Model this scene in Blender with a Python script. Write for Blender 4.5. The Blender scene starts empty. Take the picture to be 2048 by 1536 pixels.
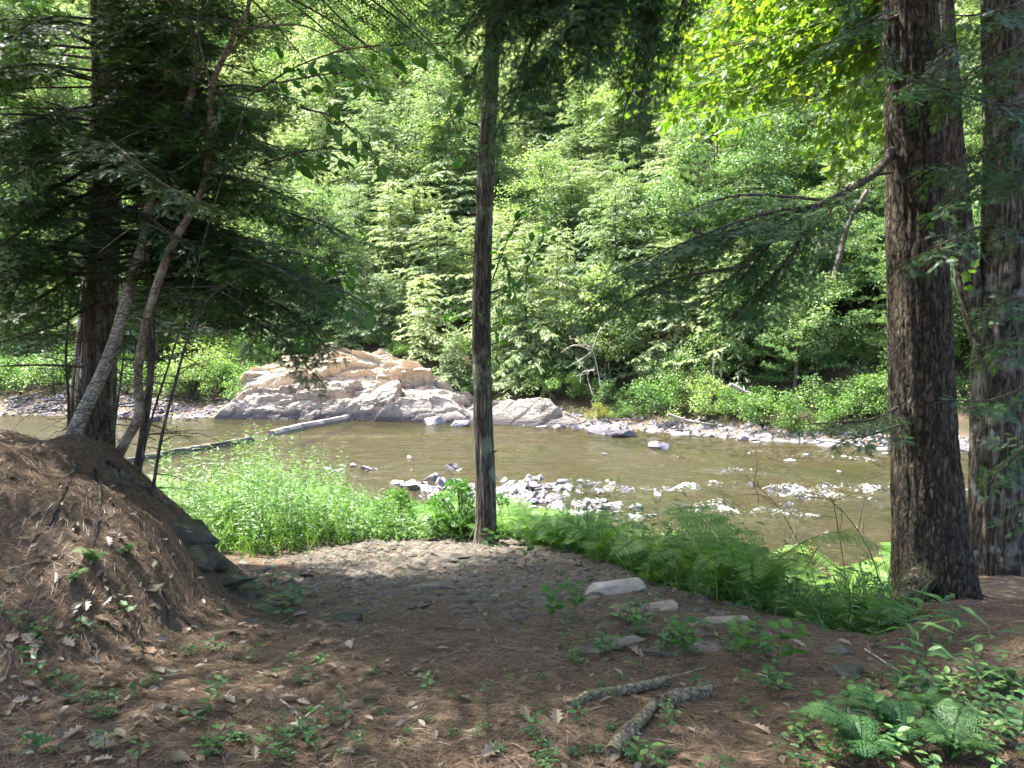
import bpy, math
import numpy as np
from mathutils import Matrix, Vector

SC = bpy.context.scene
COL = SC.collection
R = np.random.default_rng(11)

# ---------------------------------------------------------------- camera, world, sun, exposure
PITCH = math.radians(2.9)
CAM_Z = 1.6
FPX = 1539.0
cd = bpy.data.cameras.new('camera'); cam = bpy.data.objects.new('camera', cd); COL.objects.link(cam)
cd.sensor_width = 34.6; cd.lens = 26.0; cd.clip_start = 0.05; cd.clip_end = 2000
cam.location = (0, 0, CAM_Z); cam.rotation_euler = (math.radians(90) - PITCH, 0, 0)
SC.camera = cam

SUN_EL = 61.0
SUN_V = Vector((-0.86, 0.38, 0)).normalized() * math.cos(math.radians(SUN_EL)); SUN_V.z = math.sin(math.radians(SUN_EL))
w = bpy.data.worlds.new('World'); SC.world = w; w.use_nodes = True
wn = w.node_tree.nodes; bg = wn['Background']
sky = wn.new('ShaderNodeTexSky'); sky.sky_type = 'NISHITA'; sky.sun_disc = False
sky.sun_elevation = math.radians(SUN_EL); sky.sun_rotation = math.atan2(SUN_V.x, SUN_V.y)
sky.air_density = 0.8; sky.dust_density = 3.0; sky.ozone_density = 1.0
w.node_tree.links.new(sky.outputs[0], bg.inputs[0]); bg.inputs[1].default_value = 0.15
sd = bpy.data.lights.new('sun', 'SUN'); sun = bpy.data.objects.new('sun', sd); COL.objects.link(sun)
sd.energy = 5.0; sd.angle = math.radians(0.5); sd.color = (1.0, 0.955, 0.88)
sun.rotation_euler = (-SUN_V).to_track_quat('-Z', 'Y').to_euler()
SC.view_settings.view_transform = 'Standard'; SC.view_settings.look = 'None'
SC.view_settings.exposure = 2.5; SC.view_settings.gamma = 1.0
SC.render.engine = 'CYCLES'
cy = SC.cycles
cy.max_bounces = 7; cy.diffuse_bounces = 4; cy.glossy_bounces = 3; cy.transmission_bounces = 4; cy.transparent_max_bounces = 8
cy.caustics_reflective = False; cy.caustics_refractive = False
cy.sample_clamp_indirect = 8.0
cy.use_denoising = True
cy.use_adaptive_sampling = True; cy.adaptive_threshold = 0.02

# ---------------------------------------------------------------- pixel helpers (2048 x 1536 picture)
cp, sp = math.cos(PITCH), math.sin(PITCH)
def ray(px, py):
    a, b = (px - 1024) / FPX, (768 - py) / FPX
    return np.array([a, cp + b * sp, -sp + b * cp])
def P(px, py, d):
    r = ray(px, py); t = d / r[1]
    return np.array([0, 0, CAM_Z]) + r * t
def sstep(a, b, x):
    t = np.clip((x - a) / (b - a), 0, 1); return t * t * (3 - 2 * t)

# ---------------------------------------------------------------- value noise (numpy)
_perm = np.random.default_rng(5).permutation(4096)
_val = np.random.default_rng(6).random(4096) * 2 - 1
def vnoise(x, y, z=0.0):
    x = np.asarray(x, float); y = np.asarray(y, float); z = np.asarray(z, float) + x * 0
    xi, yi, zi = np.floor(x).astype(int), np.floor(y).astype(int), np.floor(z).astype(int)
    fx, fy, fz = x - xi, y - yi, z - zi
    fx, fy, fz = [f * f * (3 - 2 * f) for f in (fx, fy, fz)]
    def h(a, b, c): return _val[_perm[(_perm[(_perm[a & 4095] + b) & 4095] + c) & 4095]]
    o = 0
    for i in (0, 1):
        for j in (0, 1):
            for k in (0, 1):
                o = o + h(xi + i, yi + j, zi + k) * (fx if i else 1 - fx) * (fy if j else 1 - fy) * (fz if k else 1 - fz)
    return o
def fbm(x, y, z=0.0, oct=4):
    s, a = 0, 1.0
    for k in range(oct):
        s = s + a * vnoise(np.asarray(x) * 2 ** k + 17 * k, np.asarray(y) * 2 ** k + 5 * k, np.asarray(z) * 2 ** k); a *= 0.5
    return s

# ---------------------------------------------------------------- terrain
WATER = -2.4
def ip(x, xs, ys): return np.interp(x, xs, ys)
def y_edge(x): return ip(x, [-12, -3, -2, 0, 0.9, 1.4, 1.9, 2.5, 3.1, 3.7, 4.6, 7, 12], [8.5, 8.8, 10.0, 10.3, 8.2, 6.8, 5.5, 5.1, 5.5, 7.2, 8.6, 10, 10])
def y_shore(x): return ip(x, [-14, -8, -4, 0, 2, 3, 5, 9, 14], [26, 21.5, 18.5, 16.6, 13.5, 11.5, 12.2, 13.5, 15])
def y_far(x): return ip(x, [-34, -26, -14, -6, 0, 6, 10, 16, 26, 40], [44, 43.6, 42.2, 41.0, 39.0, 36.0, 32.5, 29.5, 27.5, 26])
def z_path(y): return ip(y, [-10, 2.4, 5, 7, 10, 16], [0.15, 0, -0.34, -0.6, -1.0, -1.4])
def H(x, y, fine=True):
    x = np.asarray(x, float); y = np.asarray(y, float)
    ye, ys = y_edge(x), y_shore(x)
    zp = z_path(np.minimum(y, ye)); t = np.clip((y - ye) / np.maximum(ys - ye, .5), 0, 1)
    ze = z_path(ye)
    steep = sstep(1.6, 3.6, x)
    prof = t * (1 - steep) + (1 - (1 - t) ** 2.0) * steep
    z = zp + (WATER - 0.03 - ze) * prof
    z = z - 0.16 * np.clip(y - ys, 0, 4.5)
    # left needle mound
    m = ip(x, [-9, -5, -4.2, -3.6, -3.2, -2.9, -2.6, -2.4, -2.2, -2.0, -1.6], [1.1, 1.2, 1.42, 1.34, 1.12, .95, .76, 0.5, 0.2, .07, 0]) * (1 + .10 * vnoise(x * 1.3 + 3, y * 1.3))
    sh = 0.35 * (x + 2.6)
    m = m * sstep(3.1, 5.6, y + np.clip(-x - 2.6, 0, 2) * .15) * (1 - sstep(6.5, 8.3, y + .8 * np.maximum(0, x + 3.6)))
    z = z + m
    z = z + .10 * fbm(x * 2.1, y * 2.1, 6, 3) * np.clip(m, 0, 1) * (1 if fine else 0)
    # right mound round the big trunks
    m2 = 0.20 * sstep(2.2, 3.8, x) * (1 - sstep(5.0, 6.8, y)) * sstep(2.0, 4.2, y) - 0.16 * sstep(2.6, 3.4, x) * sstep(5.6, 7.2, y)
    z = z + m2
    # gravel bar
    gb = np.exp(-(((x + 0.2) / 3.0) ** 2 + ((y - 20.0 + 0.30 * (x)) / 1.6) ** 2) * 1.2)
    z = np.maximum(z, WATER - 0.45 + 0.52 * gb)
    # far bank and hill
    yf = y_far(x); d = y - yf
    cl = sstep(-18.5, -13.5, x) * (1 - sstep(-6.2, -0.8, x))          # rock face
    bank = ip(d, [-40, -8, -2, 0, 2.2, 4.5, 8, 14, 70, 110], [-3.2, -3.2, -2.75, -2.42, -2.0, -1.1, 1.2, 5.2, 60, 75])
    rockp = ip(d, [-40, -8, -1, 0, 1, 2.5, 5, 7, 12, 14, 70, 110], [-3.2, -3.2, -2.8, -2.4, -1.8, -1.1, .9, 2.1, 4.4, 5.6, 60, 75])
    lf = sstep(-17, -22, x)
    leftp = ip(d, [-40, -8, -2, 0, 2, 7, 14, 20, 70, 110], [-3.2, -3.2, -2.75, -2.42, -1.6, -0.6, 1.2, 4.0, 56, 70])
    bank = bank * (1 - cl) + rockp * cl
    bank = bank * (1 - lf) + leftp * lf
    far = sstep(-9.0, -6.0, d)
    z = np.maximum(z, -3.2)
    z = z * (1 - far) + bank * far
    if fine:
        near = 1 - sstep(14, 22, y)
        n = 0.05 * fbm(x * 1.1, y * 1.1, 3.3, 3) + 0.016 * fbm(x * 6, y * 6, 1.2, 2)
        n2 = 0.45 * fbm(x * .25, y * .25, 9, 4) * sstep(3, 12, d) + .10 * fbm(x, y, 4, 3) * sstep(-1, 3, d)
        z = z + n * near + n2
    return z
def G(px, py, y0=1.5, y1=60):
    r = ray(px, py); t = np.linspace(y0, y1, 12000) / r[1]
    pts = np.array([0, 0, CAM_Z]) + r[None] * t[:, None]
    under = pts[:, 2] < H(pts[:, 0], pts[:, 1])
    k = int(np.argmax(under))
    return pts[k] if under.any() else pts[-1]

# ---------------------------------------------------------------- mesh helpers
def mesh_arrays(name, V, faces, smooth=False, rnd=None, mats=None):
    """V (n,3); faces = list of int arrays (m,k)."""
    me = bpy.data.meshes.new(name)
    V = np.asarray(V, np.float32)
    me.vertices.add(len(V)); me.vertices.foreach_set('co', V.ravel())
    tot = sum(f.size for f in faces); nf = sum(len(f) for f in faces)
    me.loops.add(tot); me.loops.foreach_set('vertex_index', np.concatenate([f.ravel() for f in faces]).astype(np.int32))
    ls, o = [], 0
    for f in faces:
        ls.append(o + np.arange(len(f)) * f.shape[1]); o += f.size
    me.polygons.add(nf); me.polygons.foreach_set('loop_start', np.concatenate(ls).astype(np.int32))
    me.polygons.foreach_set('use_smooth', np.full(nf, smooth))
    if rnd is not None:
        a = me.attributes.new('v', 'FLOAT', 'FACE'); a.data.foreach_set('value', np.asarray(rnd, np.float32))
    me.update(calc_edges=True)
    return me
def link(name, me, m=None, parent=None, loc=None):
    o = bpy.data.objects.new(name, me); COL.objects.link(o)
    if m is not None:
        me.materials.clear(); me.materials.append(m)
    if parent is not None: o.parent = parent
    if loc is not None: o.location = loc
    return o
def tag(o, label=None, cat=None, group=None, kind=None):
    if label: o['label'] = label
    if cat: o['category'] = cat
    if group: o['group'] = group
    if kind: o['kind'] = kind
    return o
def empty(name, loc=(0, 0, 0), label=None, cat=None, group=None):
    o = bpy.data.objects.new(name, None); COL.objects.link(o); o.location = loc; o.empty_display_size = .2
    return tag(o, label, cat, group)
def copy_tree(o, parent=None):
    c = o.copy(); COL.objects.link(c)
    if parent is not None: c.parent = parent
    for ch in list(o.children): copy_tree(ch, c)
    return c

def nrm(a): return a / np.maximum(np.linalg.norm(a, axis=-1, keepdims=True), 1e-9)
class Fol:
    """collects leaf shapes stamped on frames"""
    def __init__(s): s.V = []; s.F = {}; s.r = {}; s.n = 0
    def add(s, tmpl, Pn, D, N, L, W, r=None):
        tv, tf = tmpl; n = len(Pn)
        if n == 0: return
        D = nrm(D); S = nrm(np.cross(N, D)); N2 = np.cross(D, S)
        L = np.broadcast_to(np.asarray(L, float), n)[:, None, None]; W = np.broadcast_to(np.asarray(W, float), n)[:, None, None]
        v = Pn[:, None] + D[:, None] * tv[None, :, 0:1] * L + S[:, None] * tv[None, :, 1:2] * W + N2[:, None] * tv[None, :, 2:3] * L
        s.V.append(v.reshape(-1, 3)); k = len(tv)
        if r is None: r = R.random(n)
        for f in tf:
            idx = s.n + np.arange(n)[:, None] * k + np.array(f)[None]
            s.F.setdefault(len(f), []).append(idx); s.r.setdefault(len(f), []).append(r)
        s.n += n * k
    def mesh(s, name):
        ks = sorted(s.F)
        return mesh_arrays(name, np.concatenate(s.V), [np.concatenate(s.F[k]) for k in ks], False, np.concatenate([np.concatenate(s.r[k]) for k in ks]))
    def build(s, name, m, parent=None, loc=None): return link(name, s.mesh(name), m, parent, loc)

def T(v, f): return (np.array(v, float), f)
KITE = T([(0, 0, 0), (.45, .5, .0), (1, 0, -.05), (.45, -.5, .0)], [(0, 3, 2, 1)])
NEEDLE = T([(0, .5, 0), (1, 0, 0), (0, -.5, 0)], [(0, 2, 1)])
OVATE = T([(0, 0, 0), (.22, .36, .05), (.5, .5, .07), (.8, .26, .02), (1, 0, -.06), (.8, -.26, .02), (.5, -.5, .07), (.22, -.36, .05), (.5, 0, 0)],
          [(0, 8, 2, 1), (8, 4, 3, 2), (0, 7, 6, 8), (8, 6, 5, 4)])
LANCE = T([(0, 0, 0), (.35, .5, .04), (1, 0, -.18), (.35, -.5, .04), (.4, 0, 0)], [(0, 4, 1), (4, 2, 1), (0, 3, 4), (4, 3, 2)])
_mp = [(0, 0), (.06, .28), (-.02, .62), (.22, .5), (.38, .78), (.5, .58), (.62, .66), (.56, .3), (.74, .34), (1, 0)]
_mpv = [(x, y, .10 * abs(y)) for x, y in _mp] + [(x, -y, .10 * abs(y)) for x, y in _mp[-2:0:-1]]
MAPLE = T(_mpv, [tuple(range(10)), (0, 9, 10, 11, 12, 13, 14, 15, 16, 17)])
_ok = [(0, 0), (.15, .1), (.2, .34), (.32, .12), (.42, .44), (.54, .2), (.66, .44), (.76, .22), (.88, .22), (1, 0)]
OAK = T([(x, y, .22 * abs(y) - .1 * (x - .5) ** 2) for x, y in _ok] + [(x, -y, .3 * abs(y)) for x, y in _ok[-2:0:-1]],
        [tuple(range(10)), (0, 9, 10, 11, 12, 13, 14, 15, 16, 17)])
def _twig(n=5):
    v, f = [], []
    for i in range(n):
        t = .08 + .84 * i / n; w = .5 * math.sin(math.pi * (0.25 + .62 * (i + .5) / n))
        for s in (1, -1):
            b = len(v); v += [(t, .0, 0), (t + .16, s * w, .01), (t + .11, 0, 0)]; f.append((b, b + 1, b + 2) if s < 0 else (b, b + 2, b + 1))
    b = len(v); v += [(0, .03, 0), (1, 0, 0), (0, -.03, 0)]; f.append((b, b + 2, b + 1))
    return T(v, f)
TWIG = _twig(6); TWIG_C = _twig(3)

def spline(pts, n):
    pts = np.asarray(pts, float); k = len(pts)
    if k == 2:
        t = np.linspace(0, 1, n)[:, None]; return pts[0] * (1 - t) + pts[1] * t
    e = np.vstack([2 * pts[0] - pts[1], pts, 2 * pts[-1] - pts[-2]])
    u = np.linspace(0, k - 1 - 1e-6, n); i = np.floor(u).astype(int); t = (u - i)[:, None]
    a, b, c, d = e[i], e[i + 1], e[i + 2], e[i + 3]
    return .5 * (2 * b + (c - a) * t + (2 * a - 5 * b + 4 * c - d) * t ** 2 + (3 * b - a - 3 * c + d) * t ** 3)
class Tub:
    def __init__(s): s.V = []; s.F = []; s.n = 0
    def tube(s, path, rad, sides=6, bump=0.0, bf=3.0, cap=True, ridge=0.0):
        path = np.asarray(path, float); n = len(path); rad = np.broadcast_to(np.asarray(rad, float), n)
        Tg = nrm(np.gradient(path, axis=0)); ref = np.array([0.13, 0.99, 0.05]) if abs(Tg[0][1]) < .9 else np.array([1., 0, 0])
        A = nrm(np.cross(Tg, ref)); B = np.cross(Tg, A)
        th = np.linspace(0, 2 * np.pi, sides, endpoint=False)
        c, q = np.cos(th)[None, :, None], np.sin(th)[None, :, None]
        rr = rad[:, None] * np.ones((1, sides))
        if bump:
            ar = np.cumsum(np.r_[0, np.linalg.norm(np.diff(path, axis=0), axis=1)])[:, None]
            rr = rr * (1 + bump * fbm(np.cos(th)[None] * bf + 7, np.sin(th)[None] * bf + 3, ar * bf * .5, 3))
        if ridge:
            ar = np.cumsum(np.r_[0, np.linalg.norm(np.diff(path, axis=0), axis=1)])[:, None]; q1 = np.cos(th)[None] * 7 + 3; q2 = np.sin(th)[None] * 7 + 5
            g1 = np.abs(fbm(q1, q2, ar * 1.3, 2)); g2 = np.abs(fbm(q1 * 2, q2 * 2, ar * 5, 2)); rr = rr + ridge * (np.clip(g1 * 2.2, 0, 1) - 1 + .5 * np.clip(g2 * 2.5, 0, 1))
        v = path[:, None] + (A[:, None] * c + B[:, None] * q) * rr[..., None]
        i = np.arange(n - 1)[:, None] * sides; j = np.arange(sides)[None]; j2 = (j + 1) % sides
        f = np.stack([i + j, i + j2, i + sides + j2, i + sides + j], -1).reshape(-1, 4) + s.n
        s.V.append(v.reshape(-1, 3)); s.F.append(f); base = s.n; s.n += n * sides
        if cap:
            for e in (0, n - 1):
                s.V.append(path[e][None]); ci = s.n; s.n += 1
                jj = np.arange(sides); a_, b_ = base + e * sides + jj, base + e * sides + (jj + 1) % sides
                q4 = np.stack([a_, b_, np.full(sides, ci), np.full(sides, ci)], -1)
                s.F.append(q4[:, :4])
    def build(s, name, m, parent=None, smooth=True, loc=None):
        V = np.concatenate(s.V); F = np.concatenate(s.F)
        tri = F[:, 2] == F[:, 3]; fs = [F[~tri]] + ([F[tri][:, :3]] if tri.any() else [])
        return link(name, mesh_arrays(name, V, fs, smooth), m, parent, loc)

def rot(v, ax, a):
    ax = nrm(ax); a = np.asarray(a)[..., None]
    return v * np.cos(a) + np.cross(ax, v) * np.sin(a) + ax * (np.sum(ax * v, -1, keepdims=True)) * (1 - np.cos(a))
def spawn(Pn, D, N, L, spacing, ang, lf, lmin=0.0, tmin=.08, jit=.12, droop=0.0, prof=None, rng=None):
    """children alternately on both sides of straight parent twigs"""
    rng = rng or R
    cnt = np.maximum(1, (L * (1 - tmin) / spacing).astype(int)); idx = np.repeat(np.arange(len(L)), cnt)
    k = np.concatenate([np.arange(c) for c in cnt]) if len(cnt) else np.zeros(0, int)
    t = tmin + (1 - tmin) * (k + rng.random(len(k))) / cnt[idx]; t = np.minimum(t, .99)
    side = np.where(k % 2 == 0, 1., -1.)
    n = nrm(N[idx] + jit * rng.normal(size=(len(k), 3)))
    d = rot(D[idx], n, side * (ang + .18 * rng.normal(size=len(k))))
    d = nrm(d + jit * .6 * rng.normal(size=d.shape) + np.array([0, 0, -droop]))
    p = Pn[idx] + D[idx] * (L[idx] * t)[:, None]
    pr = (1 - t) if prof is None else prof(t)
    l = (lf * L[idx] * pr + lmin) * (.7 + .6 * rng.random(len(k)))
    return p, d, n, l
def along(path, L_unused=None):
    path = np.asarray(path); d = np.diff(path, axis=0); l = np.linalg.norm(d, axis=1)
    return path[:-1], nrm(d), l
UP = np.array([0., 0, 1.])
def bough(fol, tub, pts, r0=.02, lat=.6, dens=.07, sub=.055, tw=.045, tl=.07, tm=TWIG, droop=.12, n0=.12, nmin=.06, rng=R, up=UP, thin=None):
    """one hemlock limb: limb tube, lateral twigs, flat sprays of short needles"""
    m = max(8, int(np.linalg.norm(np.asarray(pts[-1]) - np.asarray(pts[0])) / .12))
    path = spline(pts, m)
    if tub is not None: tub.tube(path, np.linspace(r0, .003, m), 5, .15, 20, cap=False)
    p, d, l = along(path); tot = l.sum(); arc = np.cumsum(np.r_[0, l])[:-1] / tot
    k = max(4, int(tot * (1 - n0) / dens)); t = n0 + (1 - n0) * (np.arange(k) + rng.random(k)) / k
    i = np.clip(np.searchsorted(arc, t) - 1, 0, len(p) - 1)
    lp = p[i] + d[i] * ((t - arc[i]) * tot)[:, None]; side = np.where(np.arange(k) % 2 == 0, 1., -1.)
    n = nrm(up[None] + .25 * rng.normal(size=(k, 3)))
    ld = rot(d[i], n, side * (1.0 + .15 * rng.normal(size=k))); ld = nrm(ld + np.array([0, 0, -droop]) + .08 * rng.normal(size=(k, 3)))
    ln = lat * (np.clip(1.15 - t, 0, 1) * .85 + .15) * np.minimum(1, .35 + t * 2.2) * (.55 + .7 * rng.random(k))
    if tub is not None:
        for a in range(k):
            if ln[a] > .18:
                tub.tube(np.array([lp[a], lp[a] + ld[a] * ln[a] * .5, lp[a] + ld[a] * ln[a] + np.array([0, 0, -.12 * ln[a]])]), [.0045, .003, .0015], 3, cap=False)
    n = nrm(n - ld * np.sum(n * ld, -1, keepdims=True))
    sp_, sd_, sn_, sl_ = spawn(lp, ld, n, ln, sub, .85, .38, nmin, .05, .14, .10, rng=rng)
    # end pieces
    P1 = np.concatenate([sp_, lp]); D1 = np.concatenate([sd_, ld]); N1 = np.concatenate([sn_, n]); L1 = np.concatenate([sl_, ln])
    tp, td, tn, tl_ = spawn(P1, D1, N1, L1, tw, .8, .0, tl, .0, .12, .05, rng=rng)
    fol.add(tm, tp, td, nrm(tn), tl_ * 1.05, tl_ * .52)
    te = P1 + D1 * (L1 * .8)[:, None]
    fol.add(tm, te, D1, N1, tl * 1.1, tl * .6)
    if thin is not None: thin.append((P1, D1, L1))
    return path

# ---------------------------------------------------------------- materials
def mat(name):
    m = bpy.data.materials.new(name); m.use_nodes = True
    t = m.node_tree; t.nodes.clear(); return m, t, t.nodes, t.links
def nd(N, ty, **kw):
    n = N.new(ty)
    for k, v in kw.items():
        if k in n.inputs.keys(): n.inputs[k].default_value = v
        else: setattr(n, k, v)
    return n
def ramp(N, stops, interp='LINEAR'):
    r = N.new('ShaderNodeValToRGB'); e = r.color_ramp.elements; r.color_ramp.interpolation = interp
    while len(e) < len(stops): e.new(.5)
    for i, (p, c) in enumerate(stops):
        e[i].position = p; e[i].color = (c[0], c[1], c[2], 1) if not np.isscalar(c) else (c, c, c, 1)
    return r
def mixc(N, L, a, b, f, bt='MIX'):
    m = N.new('ShaderNodeMix'); m.data_type = 'RGBA'; m.blend_type = bt
    for s, v in ((6, a), (7, b), (0, f)):
        if hasattr(v, 'is_linked'): L.new(v, m.inputs[s])
        elif s == 0: m.inputs[0].default_value = v
        else: m.inputs[s].default_value = (v[0], v[1], v[2], 1)
    return m.outputs[2]
def leaf(name, c1, c2, c3=None, tr=.4, rough=.45, spec=.35, ns=.6, tcol=(1.25, 1.3, .6), objvar=.25):
    m, t, N, L = mat(name)
    at = nd(N, 'ShaderNodeAttribute', attribute_name='v')
    rp = ramp(N, [(0, c1), (.6, c2), (1, c3 or c2)]); 
    geo = N.new('ShaderNodeNewGeometry')
    nz = nd(N, 'ShaderNodeTexNoise', Scale=ns, Detail=2.0); L.new(geo.outputs['Position'], nz.inputs['Vector'])
    ma = nd(N, 'ShaderNodeMath', operation='MULTIPLY_ADD'); L.new(nz.outputs[0], ma.inputs[0]); ma.inputs[1].default_value = .9; ma.inputs[2].default_value = -.45
    ad = nd(N, 'ShaderNodeMath', operation='ADD', use_clamp=True); L.new(at.outputs['Fac'], ad.inputs[0]); L.new(ma.outputs[0], ad.inputs[1]); L.new(ad.outputs[0], rp.inputs[0])
    oi = N.new('ShaderNodeObjectInfo'); hs = N.new('ShaderNodeHueSaturation')
    mr = nd(N, 'ShaderNodeMapRange'); L.new(oi.outputs['Random'], mr.inputs[0]); mr.inputs[3].default_value = 1 - objvar; mr.inputs[4].default_value = 1 + objvar
    mh = nd(N, 'ShaderNodeMapRange'); L.new(oi.outputs['Random'], mh.inputs[0]); mh.inputs[3].default_value = .5 + .03 * objvar * 4; mh.inputs[4].default_value = .5 - .02 * objvar * 4
    L.new(rp.outputs[0], hs.inputs['Color']); L.new(mr.outputs[0], hs.inputs['Value']); L.new(mh.outputs[0], hs.inputs['Hue'])
    pb = nd(N, 'ShaderNodeBsdfPrincipled', Roughness=rough); pb.inputs['Specular IOR Level'].default_value = spec
    L.new(hs.outputs[0], pb.inputs['Base Color'])
    tb = N.new('ShaderNodeBsdfTranslucent'); L.new(mixc(N, L, hs.outputs[0], tcol, 1.0, 'MULTIPLY'), tb.inputs[0])
    mx = nd(N, 'ShaderNodeMixShader'); mx.inputs[0].default_value = tr; L.new(pb.outputs[0], mx.inputs[1]); L.new(tb.outputs[0], mx.inputs[2])
    o = N.new('ShaderNodeOutputMaterial'); L.new(mx.outputs[0], o.inputs[0]); return m
def bark(name, dark, mid, light, sc=14, stretch=.16, bump=.6, lichen=None, dist=.02, lsc=5):
    m, t, N, L = mat(name)
    tc = N.new('ShaderNodeNewGeometry'); mp = N.new('ShaderNodeMapping'); mp.inputs['Scale'].default_value = (1, 1, stretch)
    L.new(tc.outputs['Position'], mp.inputs[0])
    nz = nd(N, 'ShaderNodeTexNoise', Scale=sc * .6, Detail=5.0); L.new(mp.outputs[0], nz.inputs['Vector'])
    vm = N.new('ShaderNodeVectorMath'); vm.operation = 'MULTIPLY_ADD'; L.new(nz.outputs['Color'], vm.inputs[0]); vm.inputs[1].default_value = (.08, .08, .08); L.new(mp.outputs[0], vm.inputs[2])
    vo = nd(N, 'ShaderNodeTexVoronoi', feature='DISTANCE_TO_EDGE', Scale=sc); L.new(vm.outputs[0], vo.inputs['Vector'])
    n2 = nd(N, 'ShaderNodeTexNoise', Scale=sc * 3, Detail=6.0, Roughness=.7); L.new(mp.outputs[0], n2.inputs['Vector'])
    mpb = N.new('ShaderNodeMapping'); mpb.inputs['Scale'].default_value = (1, 1, stretch * .45); L.new(tc.outputs['Position'], mpb.inputs[0])
    vmb = N.new('ShaderNodeVectorMath'); vmb.operation = 'MULTIPLY_ADD'; L.new(nz.outputs['Color'], vmb.inputs[0]); vmb.inputs[1].default_value = (.12, .12, .12); L.new(mpb.outputs[0], vmb.inputs[2])
    vb = nd(N, 'ShaderNodeTexVoronoi', feature='DISTANCE_TO_EDGE', Scale=sc * .5); L.new(vmb.outputs[0], vb.inputs['Vector'])
    rb = ramp(N, [(0, .38), (.05, .48), (.15, 1.)]); L.new(vb.outputs[0], rb.inputs[0])
    r1 = ramp(N, [(0, dark), (.10, dark), (.32, mid), (.8, light)])
    mu = nd(N, 'ShaderNodeMath', operation='MULTIPLY_ADD'); L.new(n2.outputs[0], mu.inputs[0]); mu.inputs[1].default_value = .7
    L.new(vo.outputs[0], mu.inputs[2]); sb = nd(N, 'ShaderNodeMath', operation='SUBTRACT'); L.new(mu.outputs[0], sb.inputs[0]); sb.inputs[1].default_value = .22
    L.new(sb.outputs[0], r1.inputs[0]); col = mixc(N, L, r1.outputs[0], rb.outputs[0], .85 if stretch < .5 else 0., 'MULTIPLY')
    if lichen:
        n3 = nd(N, 'ShaderNodeTexNoise', Scale=lsc, Detail=6.0, Roughness=.65); L.new(tc.outputs['Position'], n3.inputs['Vector'])
        r3 = ramp(N, [(.52, 0.), (.62, 1.)]); L.new(n3.outputs[0], r3.inputs[0])
        m3 = nd(N, 'ShaderNodeMath', operation='MULTIPLY'); L.new(r3.outputs[0], m3.inputs[0]); m3.inputs[1].default_value = .6
        col = mixc(N, L, col, lichen, m3.outputs[0])
    pb = nd(N, 'ShaderNodeBsdfPrincipled', Roughness=.9); pb.inputs['Specular IOR Level'].default_value = .2; L.new(col, pb.inputs['Base Color'])
    bp = nd(N, 'ShaderNodeBump', Strength=bump, Distance=dist); L.new(sb.outputs[0], bp.inputs['Height']); L.new(bp.outputs[0], pb.inputs['Normal'])
    o = N.new('ShaderNodeOutputMaterial'); L.new(pb.outputs[0], o.inputs[0]); return m
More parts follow.
